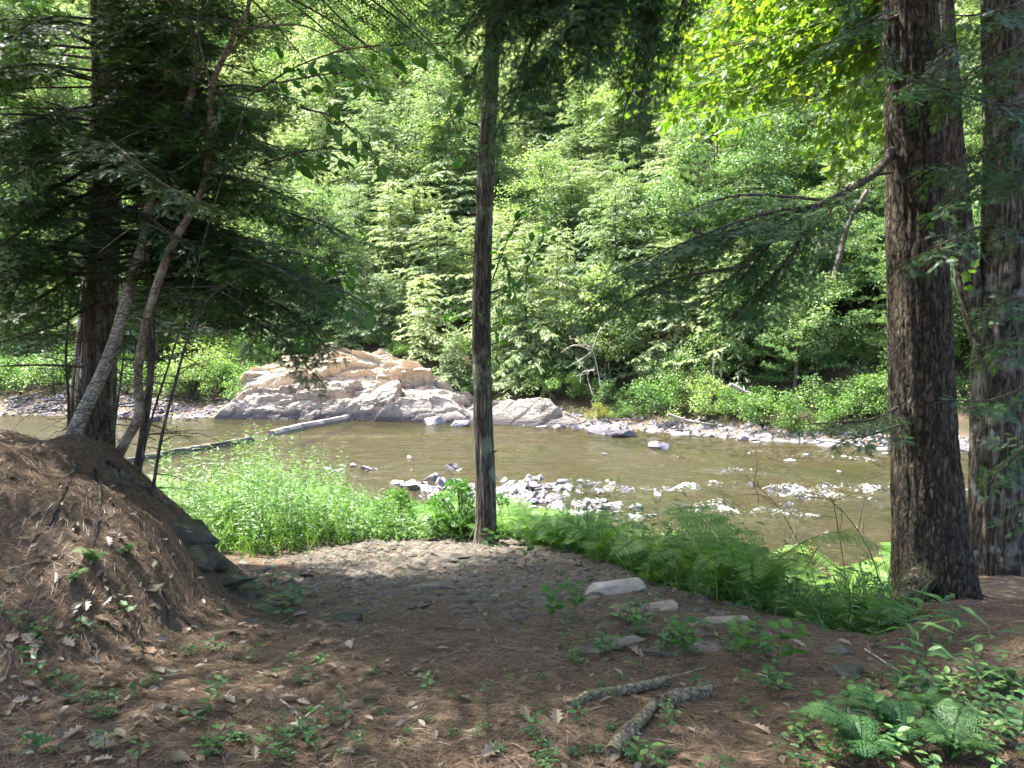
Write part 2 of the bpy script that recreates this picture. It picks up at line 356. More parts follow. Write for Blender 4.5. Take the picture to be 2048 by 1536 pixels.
def rock(name, c1, c2, c3, sc=3.0, bump=.5, dist=.03, moss=None, lay=None, objvar=True, rough=.8):
    m, t, N, L = mat(name)
    oi = N.new('ShaderNodeObjectInfo'); g = N.new('ShaderNodeNewGeometry')
    n1 = nd(N, 'ShaderNodeTexNoise', Scale=sc, Detail=8.0, Roughness=.65); L.new(g.outputs['Position'], n1.inputs['Vector'])
    r1 = ramp(N, [(.3, c1), (.5, c2), (.72, c3)]); L.new(n1.outputs[0], r1.inputs[0]); col = r1.outputs[0]
    mp = N.new('ShaderNodeMapping'); mp.inputs['Scale'].default_value = (1, 1, 7); mp.inputs['Rotation'].default_value = (.1, .35, 0); L.new(g.outputs['Position'], mp.inputs[0])
    n2 = nd(N, 'ShaderNodeTexNoise', Scale=sc * 1.5, Detail=6.0, Roughness=.7); L.new(mp.outputs[0], n2.inputs['Vector'])
    r2 = ramp(N, [(.32, .38), (.5, .9), (.6, 1.05), (.8, 1.15)]); L.new(n2.outputs[0], r2.inputs[0])
    col = mixc(N, L, col, r2.outputs[0], .8, 'MULTIPLY')
    if lay:   # a differently coloured stratum above a height
        sx = N.new('ShaderNodeSeparateXYZ'); L.new(g.outputs['Position'], sx.inputs[0])
        ad = nd(N, 'ShaderNodeMath', operation='MULTIPLY_ADD'); L.new(n1.outputs[0], ad.inputs[0]); ad.inputs[1].default_value = 3.2; L.new(sx.outputs[2], ad.inputs[2])
        mr = nd(N, 'ShaderNodeMapRange'); L.new(ad.outputs[0], mr.inputs[0]); mr.inputs[1].default_value = lay[0]; mr.inputs[2].default_value = lay[1]
        c_up = mixc(N, L, lay[2], lay[3], n2.outputs[0]); col = mixc(N, L, col, c_up, mr.outputs[0])
        mr2 = nd(N, 'ShaderNodeMapRange'); L.new(sx.outputs[2], mr2.inputs[0]); mr2.inputs[1].default_value = WATER + .15; mr2.inputs[2].default_value = WATER + .7
        col = mixc(N, L, (.075, .065, .065), col, mr2.outputs[0])
    if objvar:
        hs = N.new('ShaderNodeHueSaturation'); mr = nd(N, 'ShaderNodeMapRange'); L.new(oi.outputs['Random'], mr.inputs[0]); mr.inputs[3].default_value = .65; mr.inputs[4].default_value = 1.3
        L.new(mr.outputs[0], hs.inputs['Value']); L.new(col, hs.inputs['Color']); col = hs.outputs[0]
    if moss:
        sn = N.new('ShaderNodeSeparateXYZ'); L.new(g.outputs['Normal'], sn.inputs[0])
        n3 = nd(N, 'ShaderNodeTexNoise', Scale=4.0, Detail=5.0); L.new(g.outputs['Position'], n3.inputs['Vector'])
        a = nd(N, 'ShaderNodeMath', operation='MULTIPLY_ADD'); L.new(sn.outputs[2], a.inputs[0]); a.inputs[1].default_value = .35; L.new(n3.outputs[0], a.inputs[2])
        r3 = ramp(N, [(moss[1], 0.), (moss[1] + .12, 1.)]); L.new(a.outputs[0], r3.inputs[0]); col = mixc(N, L, col, moss[0], r3.outputs[0])
    pb = nd(N, 'ShaderNodeBsdfPrincipled', Roughness=rough); pb.inputs['Specular IOR Level'].default_value = .3; L.new(col, pb.inputs['Base Color'])
    ad = nd(N, 'ShaderNodeMath', operation='ADD'); L.new(n1.outputs[0], ad.inputs[0]); L.new(n2.outputs[0], ad.inputs[1])
    bp = nd(N, 'ShaderNodeBump', Strength=bump, Distance=dist); L.new(ad.outputs[0], bp.inputs['Height']); L.new(bp.outputs[0], pb.inputs['Normal'])
    o = N.new('ShaderNodeOutputMaterial'); L.new(pb.outputs[0], o.inputs[0]); return m
def ground_mat():
    m, t, N, L = mat('ground')
    g = N.new('ShaderNodeNewGeometry'); at = nd(N, 'ShaderNodeAttribute', attribute_name='stone'); a2 = nd(N, 'ShaderNodeAttribute', attribute_name='wild')
    n1 = nd(N, 'ShaderNodeTexNoise', Scale=2.2, Detail=6.0, Roughness=.6); n2 = nd(N, 'ShaderNodeTexNoise', Scale=38.0, Detail=5.0, Roughness=.75)
    n3 = nd(N, 'ShaderNodeTexNoise', Scale=0.5, Detail=5.0, Roughness=.6)
    for n in (n1, n2, n3): L.new(g.outputs['Position'], n.inputs['Vector'])
    need = ramp(N, [(.25, (.03, .022, .015)), (.5, (.098, .070, .047)), (.72, (.19, .135, .095))]); L.new(n2.outputs[0], need.inputs[0])
    soil = ramp(N, [(.35, (.055, .042, .026)), (.6, (.16, .105, .07))]); L.new(n2.outputs[0], soil.inputs[0])
    f1 = ramp(N, [(.42, 0.), (.62, 1.)]); L.new(n1.outputs[0], f1.inputs[0])
    col = mixc(N, L, need.outputs[0], soil.outputs[0], f1.outputs[0])
    st = ramp(N, [(.3, (.045, .036, .026)), (.55, (.12, .098, .074)), (.75, (.20, .175, .14))]); L.new(n2.outputs[0], st.inputs[0])
    col = mixc(N, L, col, st.outputs[0], at.outputs['Fac'])
    wl = ramp(N, [(.3, (.02, .03, .010)), (.5, (.045, .04, .022)), (.75, (.09, .06, .04))]); L.new(n3.outputs[0], wl.inputs[0])
    col = mixc(N, L, col, wl.outputs[0], a2.outputs['Fac'])
    bedc = nd(N, 'ShaderNodeTexVoronoi', Scale=2.6); L.new(g.outputs['Position'], bedc.inputs['Vector'])
    bd = ramp(N, [(0, (.09, .07, .045)), (.45, (.15, .125, .075)), (.8, (.22, .19, .10)), (1, (.12, .13, .05))]); L.new(bedc.outputs['Color'], bd.inputs[0])
    sx = N.new('ShaderNodeSeparateXYZ'); L.new(g.outputs['Position'], sx.inputs[0])
    mr = nd(N, 'ShaderNodeMapRange'); L.new(sx.outputs[2], mr.inputs[0]); mr.inputs[1].default_value = WATER + .02; mr.inputs[2].default_value = WATER - .06
    col = mixc(N, L, col, bd.outputs[0], mr.outputs[0])
    pb = nd(N, 'ShaderNodeBsdfPrincipled', Roughness=.95); pb.inputs['Specular IOR Level'].default_value = .15; L.new(col, pb.inputs['Base Color'])
    bp = nd(N, 'ShaderNodeBump', Strength=.8, Distance=.02); L.new(n2.outputs[0], bp.inputs['Height']); L.new(bp.outputs[0], pb.inputs['Normal'])
    o = N.new('ShaderNodeOutputMaterial'); L.new(pb.outputs[0], o.inputs[0]); return m
def water_mat():
    m, t, N, L = mat('river_water')
    g = N.new('ShaderNodeNewGeometry')
    mp = N.new('ShaderNodeMapping'); mp.inputs['Scale'].default_value = (1.0, 1.9, 1); L.new(g.outputs['Position'], mp.inputs[0])
    a = nd(N, 'ShaderNodeTexNoise', Scale=3.2, Detail=5.0, Roughness=.62); L.new(mp.outputs[0], a.inputs['Vector'])
    fo = nd(N, 'ShaderNodeAttribute', attribute_name='foam_glint'); rp_ = nd(N, 'ShaderNodeAttribute', attribute_name='rapid')
    ds = nd(N, 'ShaderNodeMath', operation='MULTIPLY_ADD'); L.new(rp_.outputs['Fac'], ds.inputs[0]); ds.inputs[1].default_value = .22; ds.inputs[2].default_value = .09
    bp = nd(N, 'ShaderNodeBump', Strength=1.0); L.new(ds.outputs[0], bp.inputs['Distance']); L.new(a.outputs[0], bp.inputs['Height'])
    tint = N.new('ShaderNodeBsdfTransparent'); tint.inputs[0].default_value = (.56, .51, .32, 1)
    df = nd(N, 'ShaderNodeBsdfDiffuse'); n3 = nd(N, 'ShaderNodeTexNoise', Scale=.35, Detail=4.0); L.new(g.outputs['Position'], n3.inputs['Vector'])
    rr = ramp(N, [(.35, (.046, .036, .016)), (.65, (.040, .043, .016))]); L.new(n3.outputs[0], rr.inputs[0]); L.new(rr.outputs[0], df.inputs[0])
    m1 = N.new('ShaderNodeMixShader'); m1.inputs[0].default_value = .42; L.new(tint.outputs[0], m1.inputs[1]); L.new(df.outputs[0], m1.inputs[2])
    gl = nd(N, 'ShaderNodeBsdfGlossy', Roughness=.04); L.new(bp.outputs[0], gl.inputs['Normal'])
    fr = nd(N, 'ShaderNodeFresnel', IOR=1.5); L.new(bp.outputs[0], fr.inputs['Normal'])
    m2 = N.new('ShaderNodeMixShader'); L.new(fr.outputs[0], m2.inputs[0]); L.new(m1.outputs[0], m2.inputs[1]); L.new(gl.outputs[0], m2.inputs[2])
    nf = nd(N, 'ShaderNodeTexNoise', Scale=11.0, Detail=4.0, Roughness=.75); L.new(mp.outputs[0], nf.inputs['Vector'])
    ad = nd(N, 'ShaderNodeMath', operation='ADD'); L.new(nf.outputs[0], ad.inputs[0]); L.new(fo.outputs['Fac'], ad.inputs[1])
    r = ramp(N, [(.735, 0.), (.80, .8)]); 
    L.new(ad.outputs[0], r.inputs[0])
    fd = nd(N, 'ShaderNodeBsdfDiffuse'); fd.inputs[0].default_value = (.8, .8, .82, 1)  # white foam, and sun glints painted as the same white specks
    m3 = N.new('ShaderNodeMixShader'); L.new(r.outputs[0], m3.inputs[0]); L.new(m2.outputs[0], m3.inputs[1]); L.new(fd.outputs[0], m3.inputs[2])
    o = N.new('ShaderNodeOutputMaterial'); L.new(m3.outputs[0], o.inputs[0]); return m

M = {}
M['ground'] = ground_mat(); M['water'] = water_mat()
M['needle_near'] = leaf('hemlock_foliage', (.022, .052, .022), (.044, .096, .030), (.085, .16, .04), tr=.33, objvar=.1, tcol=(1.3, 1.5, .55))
M['needle_far'] = leaf('hemlock_foliage_painted_sun', (.10, .14, .07), (.205, .27, .14), (.34, .40, .23), tr=.44, ns=.35, rough=.5, tcol=(1.25, 1.35, .75))  # sunlight and haze put into the colour: paler, greyer copy of the hemlock green
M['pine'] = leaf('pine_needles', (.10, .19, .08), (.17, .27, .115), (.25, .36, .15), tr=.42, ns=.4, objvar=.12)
M['broad_far'] = leaf('broadleaf_foliage', (.08, .145, .055), (.155, .24, .095), (.28, .36, .16), tr=.5, ns=.35)  # far haze put into the colour as less saturated greens
M['maple'] = leaf('maple_leaves', (.08, .16, .03), (.135, .225, .045), (.22, .29, .065), tr=.5, ns=.8, objvar=.05, tcol=(1.5, 1.6, .4))
M['ovate'] = leaf('sapling_leaves', (.045, .12, .025), (.07, .16, .03), (.10, .2, .03), tr=.45, ns=1.0, objvar=.12, tcol=(1.4, 1.6, .5))
M['fern'] = leaf('fern_fronds', (.07, .15, .03), (.125, .24, .045), (.20, .33, .07), tr=.42, ns=.8, objvar=.2, tcol=(1.3, 1.5, .5))
M['herb'] = leaf('herb_leaves', (.06, .125, .035), (.10, .185, .055), (.18, .27, .085), tr=.42, ns=1.5, objvar=.12, tcol=(1.3, 1.5, .5))
M['yellow'] = leaf('yellowing_leaves', (.20, .17, .03), (.26, .22, .04), (.20, .26, .05), tr=.35)
M['cover'] = leaf('seedling_leaves', (.04, .10, .035), (.06, .14, .045), (.10, .19, .05), tr=.35, ns=2.0, objvar=.2)
M['rust'] = leaf('rust_fronds', (.13, .07, .03), (.18, .09, .035), tr=.3)
M['litter'] = leaf('dry_leaves', (.10, .07, .045), (.17, .125, .085), (.27, .22, .165), tr=.12, ns=3, objvar=.25, tcol=(1, .9, .6))
M['needles'] = leaf('fallen_needles', (.07, .042, .026), (.13, .085, .055), (.24, .175, .12), tr=.1, ns=3, objvar=0, tcol=(1, .8, .5))
M['bark_big'] = bark('furrowed_bark', (.022, .018, .013), (.088, .070, .050), (.185, .152, .115), 22, .42, 1.0, dist=.04)
M['bark_two'] = bark('mottled_bark', (.02, .016, .012), (.10, .082, .064), (.25, .21, .175), 17, .2, 1.0, (.22, .235, .20), .03, 4)
M['bark_mid'] = bark('grey_fissured_bark', (.03, .025, .02), (.12, .105, .082), (.21, .185, .15), 26, .12, .8, (.22, .24, .17), .012, 3.5)
M['bark_pine'] = bark('pine_bark', (.02, .018, .016), (.08, .07, .055), (.16, .14, .112), 14, .2, 1.0, (.20, .22, .17), .03, 3)
M['bark_dead'] = bark('dead_stem_bark', (.04, .032, .025), (.10, .08, .062), (.2, .165, .13), 30, .2, .5)
M['bark_birch'] = bark('birch_bark', (.06, .05, .04), (.33, .29, .24), (.50, .46, .39), 16, 2.6, .3, (.14, .12, .09), .006, 9)
M['bark_cherry'] = bark('brown_peeling_bark', (.045, .03, .02), (.17, .125, .09), (.28, .215, .16), 22, 1.2, .6, (.30, .27, .2), .01, 6)
M['bark_far'] = bark('distant_bark', (.05, .04, .03), (.11, .09, .075), (.2, .17, .15), 6, .2, .4)
M['wood_log'] = bark('weathered_branch', (.05, .042, .03), (.20, .16, .11), (.34, .29, .21), 24, .9, .9, (.13, .16, .05), .01, 7)
M['beam'] = rock('weathered_timber', (.13, .12, .11), (.21, .195, .18), (.30, .28, .26), 3, .3, .01, objvar=False)
M['drift'] = bark('bleached_driftwood', (.25, .22, .19), (.42, .38, .33), (.58, .54, .48), 20, .9, .3)
M['stone'] = rock('shore_stone', (.11, .10, .11), (.22, .20, .21), (.36, .33, .34), 2.5, .5, .03)
M['cliff'] = rock('cliff_rock', (.15, .125, .11), (.34, .285, .235), (.47, .41, .34), 1.1, .7, .08, None, (.5, 2.0, (.38, .28, .18), (.50, .42, .32)), False)
M['schist'] = rock('path_schist', (.055, .046, .035), (.115, .098, .077), (.19, .168, .135), 6, .5, .01, ((.055, .06, .03), .90))
M['mossy'] = rock('mossy_rock', (.04, .036, .026), (.075, .068, .05), (.15, .138, .105), 5, .6, .02, ((.035, .042, .015), .74), objvar=False)
M['redrock'] = rock('pale_chunk', (.2, .15, .11), (.34, .28, .22), (.45, .40, .34), 5, .5, .01)

# ---------------------------------------------------------------- ground, river
def axis(*seg):
    o = [np.arange(a, b, s) for a, b, s in seg]; return np.unique(np.round(np.concatenate(o + [np.array([seg[-1][1]])]), 4))
xs = axis((-150, -40, 6), (-40, -20, .7), (-20, -8, .2), (-8, 7, .065), (7, 16, .2), (16, 40, .7), (40, 150, 6))
ys = axis((-60, -8, 6), (-8, 1.6, .5), (1.6, 12, .065), (12, 27, .15), (27, 60, .3), (60, 160, 1.5))
X, Y = np.meshgrid(xs, ys); Z = H(X, Y); nx, ny = len(xs), len(ys)
i = (np.arange(ny - 1)[:, None] * nx + np.arange(nx - 1)[None]).ravel()
me = mesh_arrays('ground', np.stack([X, Y, Z], -1).reshape(-1, 3), [np.stack([i, i + 1, i + nx + 1, i + nx], -1)], True)
ye = y_edge(X)
stone = sstep(5.6, 7.6, Y + .6 * vnoise(X * .9, Y * .9)) * sstep(-2.3, -1.6, X) * (1 - sstep(ye - .2, ye + 1.2, Y)) * .6
stone = np.maximum(stone, np.exp(-(((X - 1.1) / .9) ** 2 + ((Y - 6.6) / 1.0) ** 2)) * .6)
YF = y_far(X)
stone = np.maximum(stone, sstep(17, 18.5, Y) * (1 - sstep(YF + 1.2, YF + 2.6, Y + vnoise(X * .8, Y * .8))))
wild = np.maximum(sstep(ye - .2, ye + 1.0, Y) * (1 - sstep(17, 18.5, Y)), sstep(YF + 1.2, YF + 3, Y))
for nm, arr in (('stone', stone), ('wild', wild)):
    a = me.attributes.new(nm, 'FLOAT', 'POINT'); a.data.foreach_set('value', arr.ravel().astype(np.float32))
tag(link('ground', me, M['ground']), kind='structure')

def rapid_mask(x, y):
    def band(x0, y0, x1, y1, wd):
        dx, dy = x1 - x0, y1 - y0; L2 = dx * dx + dy * dy
        t = np.clip(((x - x0) * dx + (y - y0) * dy) / L2, 0, 1)
        return np.exp(-((x - x0 - t * dx) ** 2 + (y - y0 - t * dy) ** 2) / wd ** 2)
    m = 1.0 * band(2.2, 21.8, 6.0, 19.6, 1.3) + 1.0 * band(6, 19.3, 13, 15.5, 2.6) + .8 * band(3.5, 24.8, 9, 23.5, .8) + .7 * band(3, 28, 8, 26.5, .9)
    m = m + .9 * band(-10.6, 33.3, -2.5, 34.0, .5) + .7 * band(-1, 30, 2, 29, .6) + .8 * band(8.5, 29, 12, 26.5, .6) + .7 * band(7, 21.5, 12, 21, 1.2)
    return np.clip(m, 0, 1.1)
wx = axis((-60, -30, 2), (-30, -14, .35), (-14, 16, .085), (16, 30, .35), (30, 60, 2)); wy = axis((10.5, 26, .085), (26, 46, .14))
WX, WY = np.meshgrid(wx, wy); rm = rapid_mask(WX, WY) 
patch = np.clip(.75 + .7 * fbm(WX * .5, WY * .9, 3, 3), .05, 1.2)
calm = .017 * fbm(WX * 1.2, WY * 2.6, 1, 3) + .014 * fbm(WX * .35, WY * 1.1, 5, 2)
chop = 1.2 * (1 - 2 * np.abs(vnoise(WX * 1.0 + .4 * WY, WY * 1.9, 3))) * .5 + .8 * fbm(WX * 2.2, WY * 3.4, 8, 3)
WZ = WATER + calm * (.35 + .65 * sstep(-9, -2, WX)) + (rm * patch * .15 + .016 * sstep(0, 4, WX)) * chop
foam_glint = np.clip(rm * patch * (.11 + .06 * np.clip(chop, -1, 1.3)), 0, .17) - .03 + .035 * sstep(0, 4, WX)  # rapids foam, plus sparse painted sun sparkle on the right
foam_glint = foam_glint + .06 * sstep(0, 3, WX) * (patch > .8) * np.clip(vnoise(WX * 3, WY * 5, 2) - .25, 0, 1) * 3
nx, ny = len(wx), len(wy); i = (np.arange(ny - 1)[:, None] * nx + np.arange(nx - 1)[None]).ravel()
me = mesh_arrays('river', np.stack([WX, WY, WZ], -1).reshape(-1, 3), [np.stack([i, i + 1, i + nx + 1, i + nx], -1)], True)
for nm, arr in (('foam_glint', foam_glint), ('rapid', np.clip(rm * patch + .15 * sstep(-2, 3, WX), 0, 1))):
    a = me.attributes.new(nm, 'FLOAT', 'POINT'); a.data.foreach_set('value', arr.ravel().astype(np.float32))
tag(link('river', me, M['water']), kind='structure')

# ---------------------------------------------------------------- rocks
def hull_rock(seed, sx=1, sy=.8, sz=.45, n=16, sub=1, amp=.05):
    import bmesh
    rg = np.random.default_rng(seed); p = rg.normal(size=(n, 3)); p = nrm(p) * (.55 + .45 * rg.random((n, 1))) * np.array([sx, sy, sz]) 
    p[:, 2] = np.clip(p[:, 2], -.8 * sz, .62 * sz)
    bm = bmesh.new(); vs = [bm.verts.new(q) for q in p]; r = bmesh.ops.convex_hull(bm, input=vs)
    bmesh.ops.delete(bm, geom=[v for v in bm.verts if not v.link_faces], context='VERTS')
    bmesh.ops.bevel(bm, geom=bm.edges[:], offset=.035 * min(sx, sy), segments=1, affect='EDGES', clamp_overlap=True)
    bmesh.ops.triangulate(bm, faces=bm.faces)
    bmesh.ops.subdivide_edges(bm, edges=bm.edges[:], cuts=2, use_grid_fill=True)
    co = np.array([v.co for v in bm.verts])
    dsp = amp * fbm(co[:, 0] * 3 + seed, co[:, 1] * 3, co[:, 2] * 5, 3)[:, None] * nrm(co) * min(sx, sy)
    for v, dd in zip(bm.verts, dsp): v.co += Vector(dd)
    me = bpy.data.meshes.new('stone'); bm.to_mesh(me); bm.free(); return me
slab = [hull_rock(100 + k, 1, .75, .34, 15) for k in range(7)]
block = [hull_rock(200 + k, 1, .85, .62, 14) for k in range(6)]
def put_rock(me, x, y, s, m, name, label, cat, group=None, z=None, rz=None, tilt=.25, sink=.3, sc=None, rg=R):
    o = bpy.data.objects.new(name, me); COL.objects.link(o)
    if not me.materials: me.materials.append(m)
    elif me.materials[0] != m: o.material_slots[0].link = 'OBJECT'; o.material_slots[0].material = m
    if z is None: z = max(float(H(x, y)), WATER - .35)
    sc = sc or (1, 1, 1); o.scale = (s * sc[0], s * sc[1], s * sc[2])
    o.rotation_euler = (rg.normal() * tilt, rg.normal() * tilt, rg.random() * 6.28 if rz is None else rz)
    o.location = (x, y, z + s * sc[2] * (.3 - sink)); return tag(o, label, cat, group)

# rock face on the far bank
def facet(u, v, n, ur, vr, amp, tilt, seed, st=2.2, an=-.2, crack=0.0, cw=.06):
    rg = np.random.default_rng(seed); su = rg.uniform(*ur, n); sv = rg.uniform(*vr, n); h = rg.random(n) * amp; g = rg.normal(size=(n, 2)) * tilt
    c, s = math.cos(an), math.sin(an); best = np.full(u.shape, 1e9); sec = best.copy(); out = np.zeros(u.shape); wob = .05 * fbm(u * 3, v * 3, seed, 3)
    for k in range(n):
        du, dv = u - su[k], v - sv[k]; a, b = c * du - s * dv, s * du + c * dv
        dd = np.hypot(a / st + wob, b + wob)
        w_ = dd < best; sec = np.where(w_, best, np.minimum(sec, dd)); best = np.where(w_, dd, best); out = np.where(w_, h[k] + g[k, 0] * a / st + g[k, 1] * b, out)
    return out - crack * np.clip(1 - (sec - best) / cw, 0, 1)
def rock_face(name, x0, x1, d0, d1, nu, nv, seed, label, prot=.35, m='cliff', top=((0, 1), (1, 1))):
    u = np.linspace(x0, x1, nu); v = np.linspace(d0, d1, nv); U, V = np.meshgrid(u, v); yf = y_far(U)
    x, y = U, yf + V; z = H(x, y, False)
    e = .05; hx = (H(x + e, y, False) - H(x - e, y, False)) / (2 * e); hy = (H(x, y + e, False) - H(x, y - e, False)) / (2 * e)
    Nn = nrm(np.stack([-hx, -hy, np.ones_like(hx)], -1)); s = V * 1.35
    vr = (d0 * 1.35, d1 * 1.35)
    A = (x1 - x0) * (vr[1] - vr[0])
    f = facet(U, s, int(A / 4.2) + 3, (x0, x1), vr, .85, .32, seed, 2.8, crack=.28, cw=.07) + facet(U, s, int(A / .7) + 4, (x0, x1), vr, .20, .22, seed + 1, 3.6, crack=.12, cw=.06) + facet(U, s, int(min(A / .14, 700)), (x0, x1), vr, .05, .2, seed + 2, 3)
    f += .06 * fbm(U * 2, s * 4, seed, 3)
    led = s * .9 + U * .18 + .35 * fbm(U * .5, s * .5, seed, 2); f += .5 * (1 - (led % 1.0)) ** 1.5 * sstep(2.2, 4.0, s) * sstep(-.4, .3, vnoise(U * .45, s * .3, 7)) * (prot > .32)
    edge = np.minimum(np.minimum((U - x0), (x1 - U)) / 1.6, np.minimum((V - d0) / .8, (d1 * np.interp((U - x0) / (x1 - x0), top[0], top[1]) + .5 * vnoise(U * .9, U * 0 + seed) - V) / 1.2)); edge = np.clip(edge, 0, 1) ** .7
    off = (f + prot) * edge - .25 * (1 - edge)
    Vv = np.stack([x, y, z], -1) + Nn * off[..., None]
    i = (np.arange(nv - 1)[:, None] * nu + np.arange(nu - 1)[None]).ravel()
    me = mesh_arrays(name, Vv.reshape(-1, 3), [np.stack([i, i + 1, i + nu + 1, i + nu], -1)], False)
    return tag(link(name, me, M[m]), label, 'rock outcrop', None, 'thing')
rock_face('rocky_outcrop', -16.5, -1.6, -.9, 9.0, 330, 240, 3, 'tall tan and pale grey ledge of cracked sunlit rock across the river', top=((0, .08, .2, .4, .62, .72, .8, .88, 1), (.15, .42, .56, .60, .61, .57, .46, .38, .3)))
rock_face('rocky_outcrop', -2.6, 3.6, -.6, 3.6, 170, 110, 13, 'low grey jagged rock mound behind the centre trunk, right end of the ledge', .25, 'cliff', top=((0, .3, .6, 1), (.75, .8, .6, .3)))

# shore stones
grp = 'angular stones lining the far shore'
lab_f = 'dark grey angular stone in the band lining the far shoreline'
for k in range(230):
    x = R.uniform(-26, 21) if k < 95 else R.uniform(2, 18)
    if -13 < x < -3 and k % 3: continue
    y = y_far(x) + abs(R.normal()) * 1.0 - .7 - (R.random() * 2.6 if x > 4 else 0); s = .22 + .45 * R.random() ** 2 + (.12 if k % 9 == 0 else 0)
    put_rock((slab + block)[k % 13], x, y, s, M['stone'], 'shore_stone', lab_f, 'stone', grp)
for px, py, s, me_, lb in ((1195, 866, .72, block[0], 'large dark boulder with a peaked top at the water edge, beside a leaning slab'),
                           (1245, 872, .85, slab[2], 'long wedge shaped dark slab leaning out of the water'),
                           (1320, 897, .52, block[3], 'lone dark boulder standing in the river off the far stones'),
                           (1318, 850, .62, block[2], 'tall upright tan boulder among green shrubs on the far shore'),
                           (870, 848, .75, block[4], 'big squarish grey boulder at the foot of the tan ledge'),
                           (925, 852, .55, block[1], 'smaller brown boulder just right of the squarish one below the ledge'),
                           (300, 843, .75, block[5], 'dark rounded boulder half hidden behind the leaning birch stems'),
                           (1640, 880, .5, slab[4], 'flat purple slab lying in the shallows right of the driftwood')):
    g = np.array([0, 0, CAM_Z]) + ray(px, py) * ((WATER - CAM_Z) / ray(px, py)[2])
    put_rock(me_, g[0], g[1], s, M['stone'], 'boulder', lb, 'boulder', tilt=.12, z=WATER + s * .12, sc=(1.15, .9, 1.25 if 'upright' in lb else 1.0), rz=.3)
# gravel bar and stones in the river
grp = 'pale grey stones of the gravel bar'
lab = 'pale grey cobble on the gravel bar in the near river'
pts = []
def wpt(px, py, z=WATER + .05): r = ray(px, py); t = (z - CAM_Z) / r[2]; return np.array([0, 0, CAM_Z]) + r * t
for (cx, cy, sx, sy, n) in ((890, 972, 45, 8, 44), (1060, 975, 50, 12, 70), (1150, 1008, 50, 10, 46), (960, 990, 60, 14, 30), (700, 935, 40, 4, 9), (905, 932, 18, 4, 6), (1275, 1030, 14, 5, 3), (1190, 1020, 30, 8, 12)):
    for k in range(n):
        g = wpt(cx + R.normal() * sx, cy + R.normal() * sy); s = .13 + .25 * R.random() ** 1.6
        put_rock((slab + block)[int(R.integers(13))], g[0], g[1], s, M['stone'], 'river_stone', lab if sx > 20 and cx > 800 else 'grey stone poking out of the calm water off the gravel bar', 'stone', grp, z=max(float(H(g[0], g[1])), WATER - .03) + .03, tilt=.4)
grp = 'single stones scattered in the river'
for k, (px, py, s) in enumerate(((820, 912, .3), (1580, 918, .3), (1680, 940, .2), (1500, 905, .3), (1770, 905, .35), (1720, 890, .4), (1560, 880, .35), (1450, 870, .4), (1210, 905, .14), (1140, 974, .22), (1610, 908, .2), (1690, 912, .22))):
    g = wpt(px, py); put_rock((slab + block)[k], g[0], g[1], s, M['stone'], 'river_stone', 'wet dark stone breaking the surface out in the river', 'stone', grp, z=WATER - .02, tilt=.2)

# timber weir beams
M['beam_shade'] = rock('timber_painted_shade', (.03, .027, .024), (.07, .064, .056), (.13, .12, .11), 2, .4, .015, objvar=False)  # darker timber copy; the near beam's shaded front is put into its colour
def beam(name, a, b, wd, ht, label, m='beam'):
    a, b = np.array(a), np.array(b); n = 40; path = spline([a, (a + b) / 2 + np.array([0, 0, .02]), b], n); d = nrm((b - a)[None])[0]; sd = nrm(np.cross(d, UP)[None])[0]
    V = []; prof = [(-.5, -.5), (-.5, .12), (-.3, .5), (.3, .5), (.5, .12), (.5, -.5)]
    for k, p in enumerate(path):
        for j, (q, h) in enumerate(prof):
            V.append(p + UP * (.02 * math.sin(k * .16) + .008 * _val[k]) + sd * q * wd * (1 + .05 * _val[(k * 7 + j) % 4096]) + UP * (h * ht + .015 * _val[(k * 3 + j * 11) % 4096]))
    m_ = 6; F = [[k * m_ + j, k * m_ + (j + 1) % m_, (k + 1) * m_ + (j + 1) % m_, (k + 1) * m_ + j] for k in range(n - 1) for j in range(m_)]
    caps = np.array([[5, 4, 3, 2, 1, 0], [(n - 1) * m_ + j for j in range(6)]])
    o = link(name, mesh_arrays(name, np.array(V), [np.array(F), caps], False), M[m]); return tag(o, label, 'timber', 'broken timber weir beams across the river', 'thing')
a = wpt(255, 922); b = wpt(502, 880); a[2] = WATER - .04; b[2] = WATER + .03; beam('timber_beam', a, b, .34, .34, 'long straight weathered timber beam lying in the water behind the birch stems', 'beam_shade')
a = wpt(543, 868); b = wpt(696, 838); a[2] = WATER + .02; b[2] = WATER + .10; beam('timber_beam', a, b, .42, .36, 'shorter weathered timber beam running to the foot of the tan ledge')

